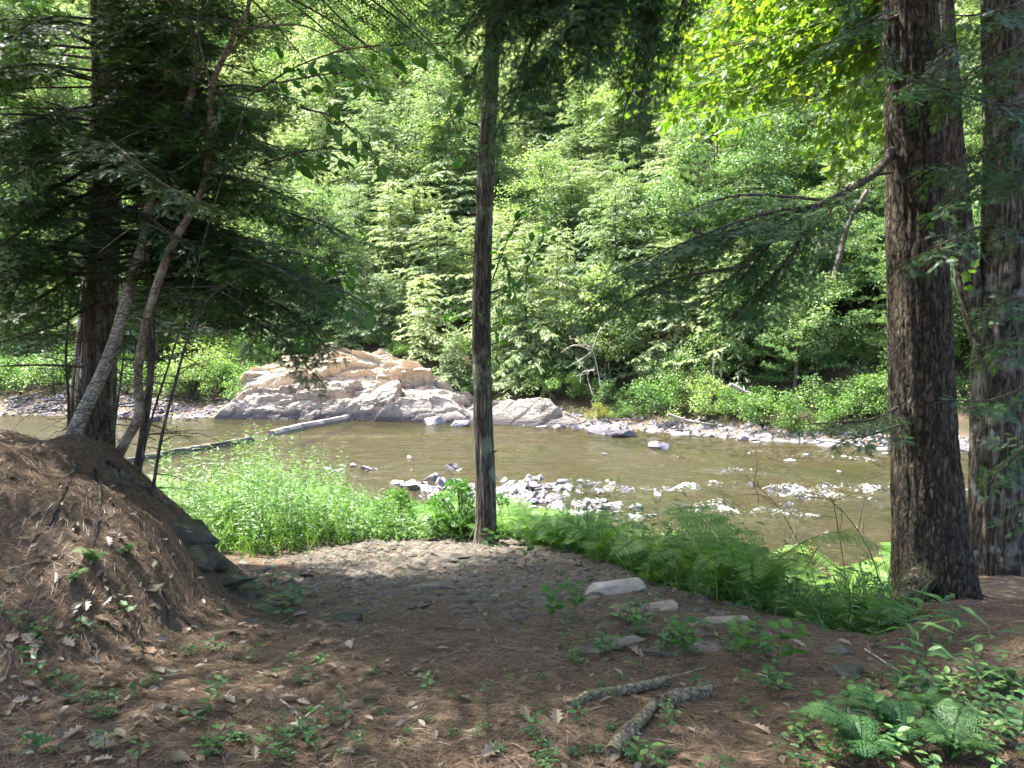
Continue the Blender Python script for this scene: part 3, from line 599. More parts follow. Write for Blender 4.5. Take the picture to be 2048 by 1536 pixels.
# ---------------------------------------------------------------- far trees: prototypes
def cone_trunk(h, r, rg, m, parent, lean=.02):
    t = Tub(); p = np.array([[0, 0, -.6], [rg.normal() * lean * h * .3, rg.normal() * lean * h * .3, h * .5], [rg.normal() * lean * h, rg.normal() * lean * h, h * .98]])
    t.tube(spline(p, 14), np.linspace(r * 1.1, .015, 14), 7, .08, 2); return t.build('trunk', m, parent)
def far_hemlock(h, rmax, seed, dens=1.0):
    rg = np.random.default_rng(seed); root = empty('hemlock_tree')
    nb = int(h * 19 * dens); zi = h * (.04 + .94 * ((np.arange(nb) + rg.random(nb)) / nb) ** 1.15); az = np.arange(nb) * 2.4 + rg.normal(size=nb) * .4
    q = 1 - zi / h; L = (rmax * q ** .62 + .25) * (.35 + .9 * rg.random(nb)) * 1.2 * (1 + .25 * np.sin(az * 2 + seed))
    D = nrm(np.stack([np.cos(az), np.sin(az), .35 - .55 * q + .12 * rg.normal(size=nb)], -1))
    P0 = np.stack([0 * zi, 0 * zi, zi], -1)
    # two pieces per bough, the outer one drooping
    D2 = nrm(D + np.array([0, 0, -.38])); Pb = np.concatenate([P0, P0 + D * (L * .55)[:, None]]); Db = np.concatenate([D, D2]); Lb = np.concatenate([L * .55, L * .5])
    Nb = np.tile(UP, (2 * nb, 1))
    p1, d1, n1, l1 = spawn(Pb, Db, Nb, Lb, .17, .85, .0, .0, .05, .2, .25, rng=rg); 
    rr = np.linalg.norm(p1[:, :2], axis=1); l1 = (.16 + .28 * rg.random(len(l1))) * (.6 + .5 * (rmax / 1.8))
    f = Fol()
    p2, d2, n2, l2 = spawn(p1, d1, n1, l1, .048, .62, .0, .2, .0, .3, .30, rng=rg)
    f.add(KITE, p2, d2, nrm(n2 + .5 * rg.normal(size=n2.shape)), l2 * 1.2, l2 * .27, r=np.clip(.25 + .35 * rg.random(len(l2)) + .4 * (l2 > .2), 0, 1))
    f.add(KITE, p1 + d1 * (l1 * .8)[:, None], nrm(d1 + np.array([0, 0, -.25])), n1, .26, .06)
    f.add(KITE, np.array([[0, 0, h * .95 + .1 * k] for k in range(5)]), rg.normal(size=(5, 3)) * .4 + UP, rg.normal(size=(5, 3)), .35, .09)
    cone_trunk(h, .02 * h ** .5 + .02, rg, M['bark_far'], root)
    t = Tub()
    for k in range(0, nb, 3): t.tube(np.array([P0[k], P0[k] + D[k] * L[k] * .55, P0[k] + D[k] * L[k] * .55 + D2[k] * L[k] * .4]), [.02, .012, .005], 3, cap=False)
    t.build('limbs', M['bark_far'], root)
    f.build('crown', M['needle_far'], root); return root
def far_broad(h, rx, seed, m, ncl=60, per=150, ls=.15, base=.25, name='broadleaf_tree', flat=.5, tm=KITE):
    rg = np.random.default_rng(seed); root = empty(name); tr = Tub(); f = Fol()
    tr.tube(spline([[0, 0, -.6], [rg.normal() * .1, rg.normal() * .1, h * .3], [rg.normal() * .3, rg.normal() * .3, h * .85]], 12), np.linspace(.03 * h ** .8 + .02, .02, 12), 7, .1, 2)
    u = nrm(rg.normal(size=(ncl, 3))); rad = (.45 + .55 * rg.random(ncl) ** .5)
    c = u * rad[:, None] * np.array([rx, rx, h * (1 - base) * .5]) + np.array([0, 0, h * (base + (1 - base) * .5)])
    for k in range(ncl):
        s = rx * (.18 + .14 * rg.random()) + .08
        q = nrm(rg.normal(size=(per, 3))) * (rg.random((per, 1)) ** .4) * np.array([s, s, s * flat]); pp = c[k] + q
        N = nrm(nrm(q) * .6 + UP * .9 + .55 * rg.normal(size=(per, 3))); D = nrm(rg.normal(size=(per, 3)) + nrm(q) + np.array([0, 0, -.3]))
        D = nrm(D - N * np.sum(D * N, -1, keepdims=True)); l = ls * (.7 + .6 * rg.random(per))
        f.add(tm, pp, D, N, l, l * .72)
        if k % 2 == 0:
            b = np.array([0, 0, max(.1, c[k][2] - rx * .5 - .1)]); tr.tube(spline([b, (b + c[k]) / 2 + [0, 0, -.1], c[k]], 5), np.linspace(.012 * h ** .5, .006, 5), 4, cap=False)
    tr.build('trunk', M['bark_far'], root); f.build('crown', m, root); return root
def far_pine(h, rx, seed):
    rg = np.random.default_rng(seed); root = empty('pine_tree'); f = Fol(); t = Tub()
    nb = int(h * 6); zi = h * (.12 + .86 * (np.arange(nb) + .5) / nb); az = np.arange(nb) * 2.4; q = 1 - zi / h
    L = (rx * q ** .6 + .3) * (.7 + .5 * rg.random(nb)); D = nrm(np.stack([np.cos(az), np.sin(az), .12 + 0 * az + .1 * rg.normal(size=nb)], -1)); P0 = np.stack([0 * zi, 0 * zi, zi], -1)
    for k in range(nb): t.tube(np.array([P0[k], P0[k] + D[k] * L[k]]), [.03, .008], 3, cap=False)
    p1, d1, n1, l1 = spawn(P0, D, np.tile(UP, (nb, 1)), L, .16, .8, .0, .5, .25, .2, -.1, rng=rg)
    p2, d2, n2, l2 = spawn(p1, d1, n1, l1, .11, .5, 0, .1, .1, .3, -.1, rng=rg)
    k = 14; c = np.repeat(p2, k, 0); a = nrm(np.repeat(d2, k, 0) * .8 + .8 * rg.normal(size=(len(c), 3)) + np.array([0, 0, .25])); nn = nrm(rg.normal(size=a.shape))
    f.add(NEEDLE, c, a, nn, .17, .028)
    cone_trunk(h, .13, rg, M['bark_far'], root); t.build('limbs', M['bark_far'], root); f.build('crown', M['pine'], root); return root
def shrub(h, rx, seed, m, name='shrub', ncl=22, per=110, ls=.1):
    rg = np.random.default_rng(seed); root = empty(name); f = Fol(); t = Tub()
    for k in range(ncl):
        a = rg.random() * 6.28; r = rx * rg.random() ** .6; c = np.array([r * math.cos(a), r * math.sin(a), h * (.25 + .7 * rg.random()) * (1 - .45 * (r / rx) ** 2)]); s = rx * .3
        q = nrm(rg.normal(size=(per, 3))) * rg.random((per, 1)) ** .4 * np.array([s, s, s * .7]); N = nrm(UP + .8 * rg.normal(size=(per, 3))); D = nrm(np.cross(N, rg.normal(size=(per, 3)))); l = ls * (.6 + .8 * rg.random(per))
        f.add(KITE, c + q, D, N, l, l * .6)
        t.tube(spline([[0, 0, -.1], c * [.5, .5, .6], c], 4), np.linspace(.02, .006, 4), 3, cap=False)
    t.build('stems', M['bark_far'], root); f.build('foliage', m, root); return root

hem = [far_hemlock(10, 2.0, 31), far_hemlock(8.5, 1.9, 32), far_hemlock(12, 2.3, 33, .9), far_hemlock(6.5, 1.6, 34), far_hemlock(9.5, 2.2, 35)]
brd = [far_broad(9, 3.0, 41, M['broad_far']), far_broad(7, 2.6, 42, M['broad_far']), far_broad(11, 3.4, 43, M['broad_far'], 80), far_broad(5, 2.0, 44, M['broad_far'], 40)]
pin = [far_pine(8, 2.4, 51), far_pine(11, 2.8, 52)]
shr = [shrub(1.9, 1.5, 61, M['herb']), shrub(1.3, 1.2, 62, M['herb'], ls=.08), shrub(2.4, 1.6, 63, M['broad_far'], ls=.11), shrub(.9, 1.1, 64, M['herb'], ls=.07)]
used = set()
def place(root, x, y, s=1.0, rz=None, label=None, cat='tree', group=None, z=None, sz=1.0, mc=None):
    if mc: o = copy_tree(root)
    else: o = root if root not in used else copy_tree(root); used.add(root)
    if z is None: z = float(H(x, y)) - .05
    kx, ky = (R.uniform(1.1, 1.55), R.uniform(1.1, 1.45)) if root in hem else (1, 1); sz = R.uniform(.82, 1.02) if root in hem else sz
    o.location = (x, y, z); o.scale = (s * kx, s * ky, s * sz); o.rotation_euler = (R.normal() * .03, R.normal() * .03, R.random() * 6.28 if rz is None else rz)
    if mc:
        for c in o.children:
            if c.name.split('.')[0] in ('crown', 'foliage'): c.material_slots[0].link = 'OBJECT'; c.material_slots[0].material = mc
    return tag(o, label, cat, group)
def gx(px, y): return (px - 1024) / FPX * y
def ydist(px, d): 
    y = 40.0
    for _ in range(6): y = float(y_far(gx(px, y))) + d
    return y
LH = 'conifers on the slope across the river'
# hero trees picked out of the first row
hero = [(560, 6.5, hem[3], 1.0, 'dark hemlock at the left top edge of the tan ledge'), (700, 11.5, hem[1], 1.1, 'bright hemlock right above the tan ledge'),
        (790, 11, hem[0], .95, 'narrow pointed sunlit hemlock above the ledge, left of the centre trunk'), (880, 9.5, hem[1], 1.0, 'sunlit hemlock whose lower sprays hang over the right end of the ledge'),
        (1010, 5.5, hem[4], .9, 'broad hemlock with low sprays just right of the centre trunk across the river'), (1110, 6.8, hem[0], .8, 'dark green hemlock behind the dead bleached branches'),
        (850, 5.2, hem[3], .8, 'small hemlock on the bare shoulder right of the tan ledge'), (905, 3.6, hem[3], .62, 'smallest hemlock low over the grey rocks beside the centre trunk'),
        (1330, 6.5, hem[4], .9, 'shaded hemlock above the shrubs right of the leafy round tree')]
for px, d, r, s, lb in hero:
    y = ydist(px, d); place(r, gx(px, y), y, s, label=lb, group=LH)
y = ydist(1205, 5.0); place(brd[1], gx(1205, y), y, .95, label='round leafy tree with a dark bare trunk above the dead branches', group=None, cat='tree')
y = ydist(1590, 4.8); place(pin[0], gx(1590, y), y, .8, label='soft pale green pine with layered boughs over the shrubs by the bank')
y = ydist(1480, 5.6); place(brd[3], gx(1480, y), y, 1.0, label='bright leafy tree with two thin pale stems on the far bank')
cnt = 0; rows = []; y = 31.0; k = 0
zone = {0: 'sunlit pale green hemlock in the dense stand covering the far slope', 1: 'leafy broad crowned tree among the hemlocks on the far slope', 2: 'feathery pale pine among the trees on the far slope'}
while y < 108:
    st = 2.6 + (max(y, 44) - 44) * .040; W = y * .70 + 3.0
    for x in np.arange(-W, W, st):
        xx = x + R.normal() * st * .28; yy = y + R.normal() * st * .25; d = yy - float(y_far(xx)); cl = -16.5 < xx < -2.0
        if d < (5.8 if cl else (4.0 if 960 < 1024 + xx / yy * FPX < 1420 else 5.0)) or (xx < -17 and d < 8): continue
        px = 1024 + xx / yy * FPX
        if any(abs(px - hp) < 38 and abs(d - hd) < 3 for hp, hd, *_ in hero): continue
        t = R.random(); far = (yy - 44) / 60
        pb = .05 if px < 1150 else (.28 if px < 1450 else .5); pb = max(pb, .35 if px < 420 else 0); pp = .05 if px < 1350 else .16
        if yy > 62: pb = max(pb, .16) ; pb = max(pb, .4 if px > 1300 else 0)
        s = .74 + .35 * R.random() + .5 * far
        if t < pb: rt, ty = brd[int(R.integers(4))], 1
        elif t < pb + pp: rt, ty = pin[int(R.integers(2))], 2
        else: rt, ty = hem[int(R.integers(5))], 0
        if cl and d < 8: rt, ty, s = hem[3], 0, s * .75
        if d < 8 and rt in (hem[2], brd[2], pin[1]): s *= .7
        place(rt, xx, yy, s, label=zone[ty], group=(LH, 'leafy trees on the slope across the river', 'pines on the slope across the river')[ty]); cnt += 1
    y += st * .92
print('far trees', cnt)
# shrubs along the far bank
sg = 'leafy shrubs along the far bank'
for px, d, k, s, lb, mc in ((1195, 1.6, 1, .75, 'small shrub with yellowing leaves beside the pale slab on the far bank', M['yellow']), (1255, 2.0, 1, .8, 'low green shrub right of the yellowing one', None),
        (1215, 3.2, 2, .8, 'tall loose grey green bush under the dead branches', None), (1330, 2.6, 0, 1.25, 'biggest round bush over the upright tan boulder', None), (1400, 2.6, 2, 1.0, 'dark bush between the round bush and the white fallen stem', None),
        (1530, 2.0, 0, 1.1, 'bright green bush beside the white fallen stem', None), (1610, 1.8, 1, 1.1, 'bright low bush with flat top by the slabs', None), (1700, 2.4, 0, 1.0, 'sunny bush left of the furrowed trunk on the far bank', None), (1750, 3.6, 2, .9, 'loose bush behind the drooping hemlock spray', None),
        (1475, 3.4, 3, 1.2, 'shaded bush below the two pale stems', None), (1660, 3.4, 2, .9, 'dull green bush in the shade of the soft pine', None),
        (500, 2.2, 1, 1.3, 'bush at the left foot of the tan ledge', None), (460, 3.4, 0, 1.3, 'big bright bush left of the ledge seen under the dark boughs', None), (380, 2.8, 2, 1.1, 'leafy bush framed by the brown stem and the sapling', None), (330, 3.6, 0, 1.2, 'tall bright bush seen between the birch stems', None),
        (420, 5.2, 2, 1.5, 'large bush high on the bank left of the ledge', None), (250, 3.2, 0, 1.2, 'sunlit bush right of the thick pine trunk', None), (110, 3.0, 2, 1.3, 'bright bush left of the thick pine trunk', None), (40, 3.4, 0, 1.5, 'yellow green bush furthest left over the needle mound', None),
        (20, 6.5, 2, 1.5, 'pale bush higher up the far left bank', None), (180, 6.5, 0, 1.6, 'bush hidden behind the thick pine trunk', None), (520, 6.0, 0, 1.0, 'bush above the left half of the ledge', None),
        (640, 5.4, 3, 1.2, 'scrubby brush hanging over the ledge top near its left end', None), (800, 5.0, 1, .8, 'brush spilling over the middle of the ledge top', None), (910, 3.2, 3, .9, 'low brush on the ledge right beside the centre trunk', None),
        (760, 6.4, 3, 1.1, 'tuft of green brush on top of the tan ledge', None), (690, 7.6, 1, 1.1, 'low brush on the ledge top left of the brush tuft', None), (850, 6.0, 3, 1.0, 'thin brush at the right shoulder of the tan ledge', None)):
    y = ydist(px, d); place(shr[k], gx(px, y), y, s, label=lb, cat='shrub', group=sg, mc=mc)
for k in range(44):
    px = R.uniform(960, 2100) if k % 3 else R.uniform(-60, 560); y = ydist(px, R.uniform(3.6, 7.5)); place(shr[k % 4], gx(px, y), y, R.uniform(.7, 1.3), label='green underbrush clump in the shade under the far trees', cat='shrub', group='underbrush below the far trees')
# thin pale stems, driftwood, dead branches
def stick(name, pts, r0, r1, m, label, cat, sides=6, bump=.15, n=24, twigs=0, group=None, seed=0, tl=.5):
    t = Tub(); path = spline(pts, n); t.tube(path, np.linspace(r0, r1, n), sides, bump, 6)
    rg = np.random.default_rng(seed)
    for k in range(twigs):
        i = int(rg.integers(int(n * .15), n - 1)); d = nrm((path[min(i + 1, n - 1)] - path[i])[None])[0]; q = nrm((d * .7 + rg.normal(size=3) * .75)[None])[0]; l = tl * (.3 + .9 * rg.random())
        a = path[i]; t.tube(spline([a, a + q * l * .5 + rg.normal(size=3) * .04 * l, a + q * l + rg.normal(size=3) * .14 * l], 6), np.linspace(min(max(r1 * 1.3, r0 * .3), .006 if r0 < .05 else 1), min(r1 * .5, .003 if r0 < .05 else 1), 6), 4, cap=False)
    return tag(t.build(name, m), label, cat, group)
yb = ydist(1190, 2.8)
root = P(1185, 745, yb)
t = Tub(); rg = np.random.default_rng(77)
for (a, b, c) in (((1205, 790), (1185, 700), (1160, 690)), ((1185, 700), (1200, 660), (1222, 640)), ((1185, 702), (1150, 690), (1122, 705)), ((1186, 700), (1160, 680), (1138, 678)), ((1186, 700), (1168, 715), (1145, 728)), ((1190, 735), (1175, 750), (1185, 790)), ((1188, 700), (1170, 665), (1150, 668)), ((1190, 740), (1165, 745), (1160, 765))):
    p = spline([P(*q, yb + .5 * rg.normal()) if n else P(*q, yb) for n, q in enumerate((a, b, c))], 9); t.tube(p, np.linspace(.035, .012, 9), 4, cap=False)
    for k in range(5): i = int(rg.integers(2, 8)); q = p[i]; t.tube(np.array([q, q + rg.normal(size=3) * .3 + (p[i] - p[i - 1]) * 1.2]), [.013, .005], 3, cap=False)
tag(t.build('dead_branch', M['drift']), 'bleached dead branches fanning out over the far bank right of the centre trunk', 'branch')
for (pp, d, r0, lb) in ((((1460, 768), (1500, 790), (1545, 820)), 1.8, .09, 'white fallen tree stem leaning on the far bank among bushes'), (((1335, 828), (1380, 842), (1440, 850)), .4, .06, 'thin bleached driftwood pole on the far stones near the upright boulder'), (((1630, 880), (1700, 888), (1770, 905)), .2, .05, 'slender bleached pole lying among slabs right of the lone boulder')):
    yy = ydist(pp[1][0], d); stick('driftwood', [P(x, y, yy + .3 * (k - 1)) for k, (x, y) in enumerate(pp)], r0, r0 * .4, M['drift'], lb, 'driftwood', twigs=5, seed=int(pp[0][0]))
for px, d, h in ((1425, 4.8, 2.6), (1441, 5.1, 2.8)):
    y = ydist(px, d); x = gx(px, y); z = float(H(x, y)); stick('pole_tree', [(x, y, z - .1), (x + .05, y, z + h * .5), (x + .1, y, z + h)], .07, .05, M['drift'], 'thin pale straight stem standing in the shade on the far bank, one of two', 'tree trunk', group='pair of pale stems')
yy = ydist(1690, 6); stick('leaning_trunk', [P(1668, 560, yy), P(1682, 500, yy), P(1700, 440, yy), P(1735, 380, yy)], .16, .09, M['bark_far'], 'pale leaning trunk seen left of the furrowed trunk high on the far bank', 'tree trunk')

# ---------------------------------------------------------------- near trees
def gz(x, y): return float(H(x, y))
def ppath(pts, d=None): return [P(q[0], q[1], q[2] if len(q) > 2 else d) for q in pts]
def trunk(parent, pts, name='trunk', m='bark_big', sides=40, bump=.05, bf=3.0, n=70, top=None, ridge=0.0):
    """pts: (px, py, width_px, depth) down the picture"""
    path = np.array([P(a, b, d) for a, b, w_, d in pts]); rad = np.array([w_ / 2 / FPX * d for a, b, w_, d in pts])
    if top: path = np.vstack([path, top[0]]); rad = np.r_[rad, top[1]]
    q = spline(np.column_stack([path, rad]), n); t = Tub(); t.tube(q[:, :3], np.maximum(q[:, 3], .004), sides, bump, bf, ridge=ridge)
    return t.build(name, M[m], parent)
def twigs_on(tub, path, n, l, rg, r=.006, up=.2, sub=2):
    path = np.asarray(path)
    for k in range(n):
        i = int(rg.integers(1, len(path) - 1)); a = path[i]; q = nrm((rg.normal(size=3) * [1, .7, .35] + np.array([0, 0, up]))[None])[0]; L_ = l * (.4 + .9 * rg.random())
        p = spline([a, a + q * L_ * .5 + rg.normal(size=3) * .05 * L_, a + q * L_ + np.array([0, 0, -.12 * L_])], 7); tub.tube(p, np.linspace(r, r * .25, 7), 4, cap=False)
        for _ in range(sub):
            j = int(rg.integers(2, 6)); q2 = nrm((q + .8 * rg.normal(size=3))[None])[0]; tub.tube(np.array([p[j], p[j] + q2 * L_ * .25 + rg.normal(size=3) * .02, p[j] + q2 * L_ * .42]), [r * .45, r * .3, r * .15], 3, cap=False)
def leaf_limb(fol, tub, pts, r0, lat, dens, ls, tm, rg, asp=.6, ang=.9, droop=.1, gap=.06, tilt=.35, hang=.35):
    m = max(8, int(np.linalg.norm(np.asarray(pts[-1]) - np.asarray(pts[0])) / .12)); path = spline(pts, m); tub.tube(path, np.linspace(r0, .003, m), 5, .1, 10, cap=False)
    p, d, l = along(path); tot = l.sum(); arc = np.cumsum(np.r_[0, l])[:-1] / tot; k = max(3, int(tot / dens)); t = .1 + .9 * (np.arange(k) + rg.random(k)) / k
    i = np.clip(np.searchsorted(arc, t) - 1, 0, len(p) - 1); lp = p[i] + d[i] * ((t - arc[i]) * tot)[:, None]; side = np.where(np.arange(k) % 2 == 0, 1., -1.)
    n = nrm(UP + .3 * rg.normal(size=(k, 3))); ld = nrm(rot(d[i], n, side * (ang + .2 * rg.normal(size=k))) + np.array([0, 0, -droop]) + .1 * rg.normal(size=(k, 3))); ln = lat * (.4 + .8 * rg.random(k)) * (1.1 - t * .6)
    for a in range(k): tub.tube(np.array([lp[a], lp[a] + ld[a] * ln[a]]), [.004, .0015], 3, cap=False)
    for q_, (A, B, C, E) in enumerate(((lp, ld, n, ln), )):
        sp_, sd_, sn_, sl_ = spawn(A, B, C, E, gap, .8, 0, 1.0, .1, .2, .1, rng=rg)
    sp_ = np.concatenate([sp_, lp + ld * ln[:, None]]); sd_ = np.concatenate([sd_, ld]); sn_ = np.concatenate([sn_, n])
    D = nrm(sd_ + np.array([0, 0, -hang]) + .25 * rg.normal(size=sd_.shape)); N = nrm(sn_ + tilt * rg.normal(size=sd_.shape)); l_ = ls * (.6 + .6 * rg.random(len(D)))
    fol.add(tm, sp_ + D * .02, D, N, l_, l_ * asp); return path
def canopy(root_xyz, z0, z1, rad, n, seed, fol, tub, arc=(0, 6.28), tm=TWIG_C, dens=.16, sub=.12, tw=.10, tl=.15):
    rg = np.random.default_rng(seed)
    for k in range(n):
        z = z0 + (z1 - z0) * (k + rg.random()) / n; a = arc[0] + (arc[1] - arc[0]) * ((k * .618) % 1); L_ = rad * (1.1 - .7 * (z - z0) / (z1 - z0)) * (.7 + .5 * rg.random())
        d = np.array([math.cos(a), math.sin(a), 0]); b = np.array([root_xyz[0], root_xyz[1], z])
        bough(fol, tub, [b, b + d * L_ * .5 + [0, 0, .15], b + d * L_ + [0, 0, -.25 * L_ * rg.random()]], .03, .8, dens, sub, tw, tl, tm, rng=rg)

# --- thick pine trunk at left
tp = empty('pine_tree', (0, 0, 0), 'thickest trunk on the left, rough grey bark, standing behind the leaning birch stems', 'tree')
pt = [(178, 1180, 115, 8.6), (180, 1010, 96, 8.6), (181, 940, 90, 8.6), (186, 800, 80, 8.6), (196, 650, 70, 8.6), (206, 450, 62, 8.6), (212, 200, 54, 8.6), (213, 0, 49, 8.6)]
trunk(tp, pt, m='bark_pine', sides=110, n=300, ridge=.012, top=(P(213, -1500, 8.6), .08))
tb = Tub(); f = Fol(); rg = np.random.default_rng(5)
canopy(P(213, 0, 8.6), 5.9, 11.0, 5.2, 120, 91, f, tb, dens=.15, arc=(-.8, 1.2))  # overhead crown out of frame, shaped to shade the stony path
tb.build('limbs', M['bark_pine'], tp); f.build('crown', M['needle_near'], tp)

# --- slender hemlock with the dark boughs
th = empty('hemlock_tree', (0, 0, 0), 'slender hemlock at left whose dark flat boughs reach over the river view', 'tree')
trunk(th, [(174, 1120, 30, 7.6), (176, 960, 26, 7.6), (178, 800, 24, 7.6), (181, 650, 22, 7.6), (188, 480, 18, 7.6), (194, 300, 15, 7.6), (190, 120, 12, 7.6), (188, 0, 11, 7.6)], m='bark_dead', sides=14, top=(P(190, -700, 7.6), .03))
f = Fol(); tb = Tub(); rg = np.random.default_rng(15)
HB = [  # start, mid.., end   (px, py, depth), lateral length
    ([(190, 520, 7.6), (420, 505, 7.2), (600, 560, 6.6), (715, 640, 6.2)], .75), ([(190, 560, 7.6), (400, 560, 7.3), (560, 610, 6.8), (660, 700, 6.5)], .8),
    ([(190, 610, 7.6), (380, 600, 7.4), (540, 660, 7.0), (640, 760, 6.8)], .6), ([(186, 560, 7.6), (330, 520, 6.8), (500, 520, 6.2), (680, 590, 5.8)], .6),
    ([(190, 480, 7.6), (350, 470, 7.2), (520, 520, 6.8), (650, 570, 6.6)], .7), ([(190, 430, 7.6), (360, 400, 7.2), (520, 410, 6.8), (700, 470, 6.4)], .6),
    ([(190, 400, 7.6), (330, 360, 7.0), (450, 350, 6.4), (590, 400, 6.0)], .65), ([(190, 360, 7.6), (300, 330, 7.0), (420, 300, 6.3), (560, 300, 5.9)], .7),
    ([(190, 330, 7.6), (330, 290, 6.9), (470, 270, 6.4), (640, 330, 6.1)], .65), ([(190, 290, 7.6), (300, 260, 7), (420, 230, 6.6), (540, 240, 6.4)], .55),
    ([(190, 240, 7.6), (330, 200, 7.2), (470, 170, 6.8), (600, 200, 6.6)], .55), ([(190, 180, 7.6), (300, 120, 7.2), (400, 90, 7), (500, 110, 6.8)], .6),
    ([(190, 100, 7.6), (300, 50, 7.3), (420, 30, 7), (540, 60, 6.8)], .6), ([(190, 60, 7.6), (280, 0, 7.3), (380, -20, 7), (480, 10, 6.8)], .6),
    ([(190, 160, 7.6), (90, 130, 7.2), (-10, 140, 6.9), (-90, 180, 6.7)], .6), ([(190, 90, 7.6), (100, 50, 7.2), (0, 40, 6.9), (-90, 70, 6.7)], .65),
    ([(190, 210, 7.6), (100, 230, 7.0), (10, 260, 6.6), (-70, 310, 6.3)], .6), ([(190, 330, 7.6), (100, 380, 7.0), (20, 420, 6.5), (-60, 480, 6.3)], .75),
    ([(190, 380, 7.6), (110, 420, 6.9), (30, 470, 6.4), (-50, 520, 6.1)], .8), ([(190, 300, 7.6), (110, 310, 6.8), (30, 350, 6.3), (-50, 400, 6)], .7),
    ([(190, 450, 7.6), (100, 500, 7.0), (10, 560, 6.6), (-60, 600, 6.4)], .7), ([(190, 520, 7.6), (90, 590, 7.2), (0, 630, 7.0), (-60, 650, 6.9)], .6),
    ([(190, 600, 7.6), (300, 640, 8), (430, 660, 8.4), (560, 720, 8.6)], .5), ([(190, 260, 7.6), (240, 300, 6.2), (330, 370, 5.6), (440, 420, 5.2)], .55)]
limbs = []
for pts, lat in HB:
    bough(f, tb, ppath(pts), .022, lat, .048, .045, .038, .075, rng=rg)
for k in range(105):      # fill between the main boughs
    y0 = rg.uniform(0, 560); s = 1 if k % 3 else -1; L_ = rg.uniform(140, 430); d1 = rg.uniform(5.8, 8.6); dy = rg.uniform(-30, 110)
    bough(f, tb, ppath([(190, y0, 7.6), (190 + s * L_ * .45, y0 - 15 + dy * .2, (7.6 + d1) / 2), (190 + s * L_, y0 + dy, d1)]), .015, .5, .08, .055, .045, .075, rng=rg)
for a, b, c in (((425, 163, 7.0), (240, 172, 7.2), (-20, 178, 7.4)), ((190, 252, 7.6), (90, 246, 7.4), (8, 292, 7.2)), ((240, 236, 7.4), (330, 210, 7.1), (400, 205, 7)), ((190, 590, 7.6), (330, 540, 7.2), (700, 545, 6.6)), ((185, 610, 7.6), (110, 650, 7.4), (-20, 690, 7.3)), ((185, 735, 7.6), (90, 730, 7.5), (-20, 733, 7.4)), ((182, 650, 7.6), (330, 600, 7.2), (420, 585, 7))):
    q = spline(ppath([a, b, c]), 20); tb.tube(q, np.linspace(.017, .006, 20), 5, .2, 20, cap=False); twigs_on(tb, q, 12, .45, rg, .004)
st = spline(ppath([(178, 900, 7.6), (181, 650, 7.6), (188, 480, 7.6), (192, 200, 7.6)]), 40); twigs_on(tb, st, 60, .9, rg, .006, -.05, 3)
canopy(P(190, 0, 7.6), 5.7, 10.5, 4.7, 96, 92, f, tb, arc=(-1.7, .9), dens=.14)  # unseen boughs overhead, spread toward the path to shade it
canopy(P(190, 0, 7.6), 5.7, 11, 3.9, 64, 97, f, tb, arc=(1.2, 4.9), dens=.15)  # more unseen boughs, thickened to shade the needle mound
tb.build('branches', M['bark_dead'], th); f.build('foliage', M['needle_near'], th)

rt_ = Tub(); rg = np.random.default_rng(44)
for a, b, c, r0 in (((215, 925), (300, 985), (380, 1060), .05), ((150, 930), (120, 1000), (60, 1090), .04), ((230, 940), (260, 1010), (300, 1100), .03), ((190, 940), (200, 1010), (180, 1110), .03)):
    r0 *= .55; q = [G(*v) for v in (a, b, c)]; q = spline(q, 24); q[:, 2] = H(q[:, 0], q[:, 1]) + r0 * (.35 * np.sin(np.arange(24) * .9)); rt_.tube(q, np.linspace(r0, r0 * .3, 24), 8, .25, 6)
rt_.build('root', M['bark_pine'], tp)
# --- leaning birch and its brown companion
def small_tree(name, label, cat, pts, m, n=60, sides=12, tw=20, tl=.6, top=None, seed=1, leaves=None, group=None):
    root = empty(name, (0, 0, 0), label, cat, group); tr = trunk(root, pts, m=m, sides=sides, n=n, bump=.06, top=top); rg = np.random.default_rng(seed)
    path = np.array([P(a, b, d) for a, b, w_, d in pts]); t = Tub(); twigs_on(t, spline(path, 50)[8:], tw, tl, rg, .005, .1, 2); t.build('twigs', M['bark_dead'], root); return root, tr
r_, _ = small_tree('birch_tree', 'leaning birch with pale peeling bark curving up from the needle mound', 'tree',
    [(118, 900, 40, 6.9), (142, 878, 31, 6.9), (168, 822, 27, 6.9), (205, 745, 25, 6.9), (235, 665, 24, 6.9), (258, 580, 23, 6.9), (285, 490, 20, 6.9), (305, 385, 17, 6.9), (340, 290, 15, 6.9), (372, 225, 14, 6.9), (391, 140, 13, 6.9), (384, 70, 12, 6.9), (372, 0, 11, 6.9)], 'bark_birch', tw=12, top=(P(360, -300, 6.9), .02), seed=3)
r2, _ = small_tree('cherry_tree', 'crooked thin trunk with brown flaking bark forking near its top, beside the birch', 'tree',
    [(210, 985, 32, 6.4), (222, 945, 22, 6.4), (250, 885, 20, 6.4), (278, 830, 19, 6.4), (276, 745, 17, 6.4), (292, 650, 17, 6.4), (318, 560, 17, 6.4), (350, 480, 16, 6.4), (385, 420, 14, 6.4), (410, 360, 13, 6.4), (420, 270, 12, 6.4), (424, 175, 11, 6.4), (450, 110, 10, 6.4), (478, 50, 9, 6.4), (500, -5, 8, 6.4)], 'bark_cherry', tw=22, tl=.7, top=(P(530, -300, 6.4), .015), seed=4)
rg = np.random.default_rng(8)
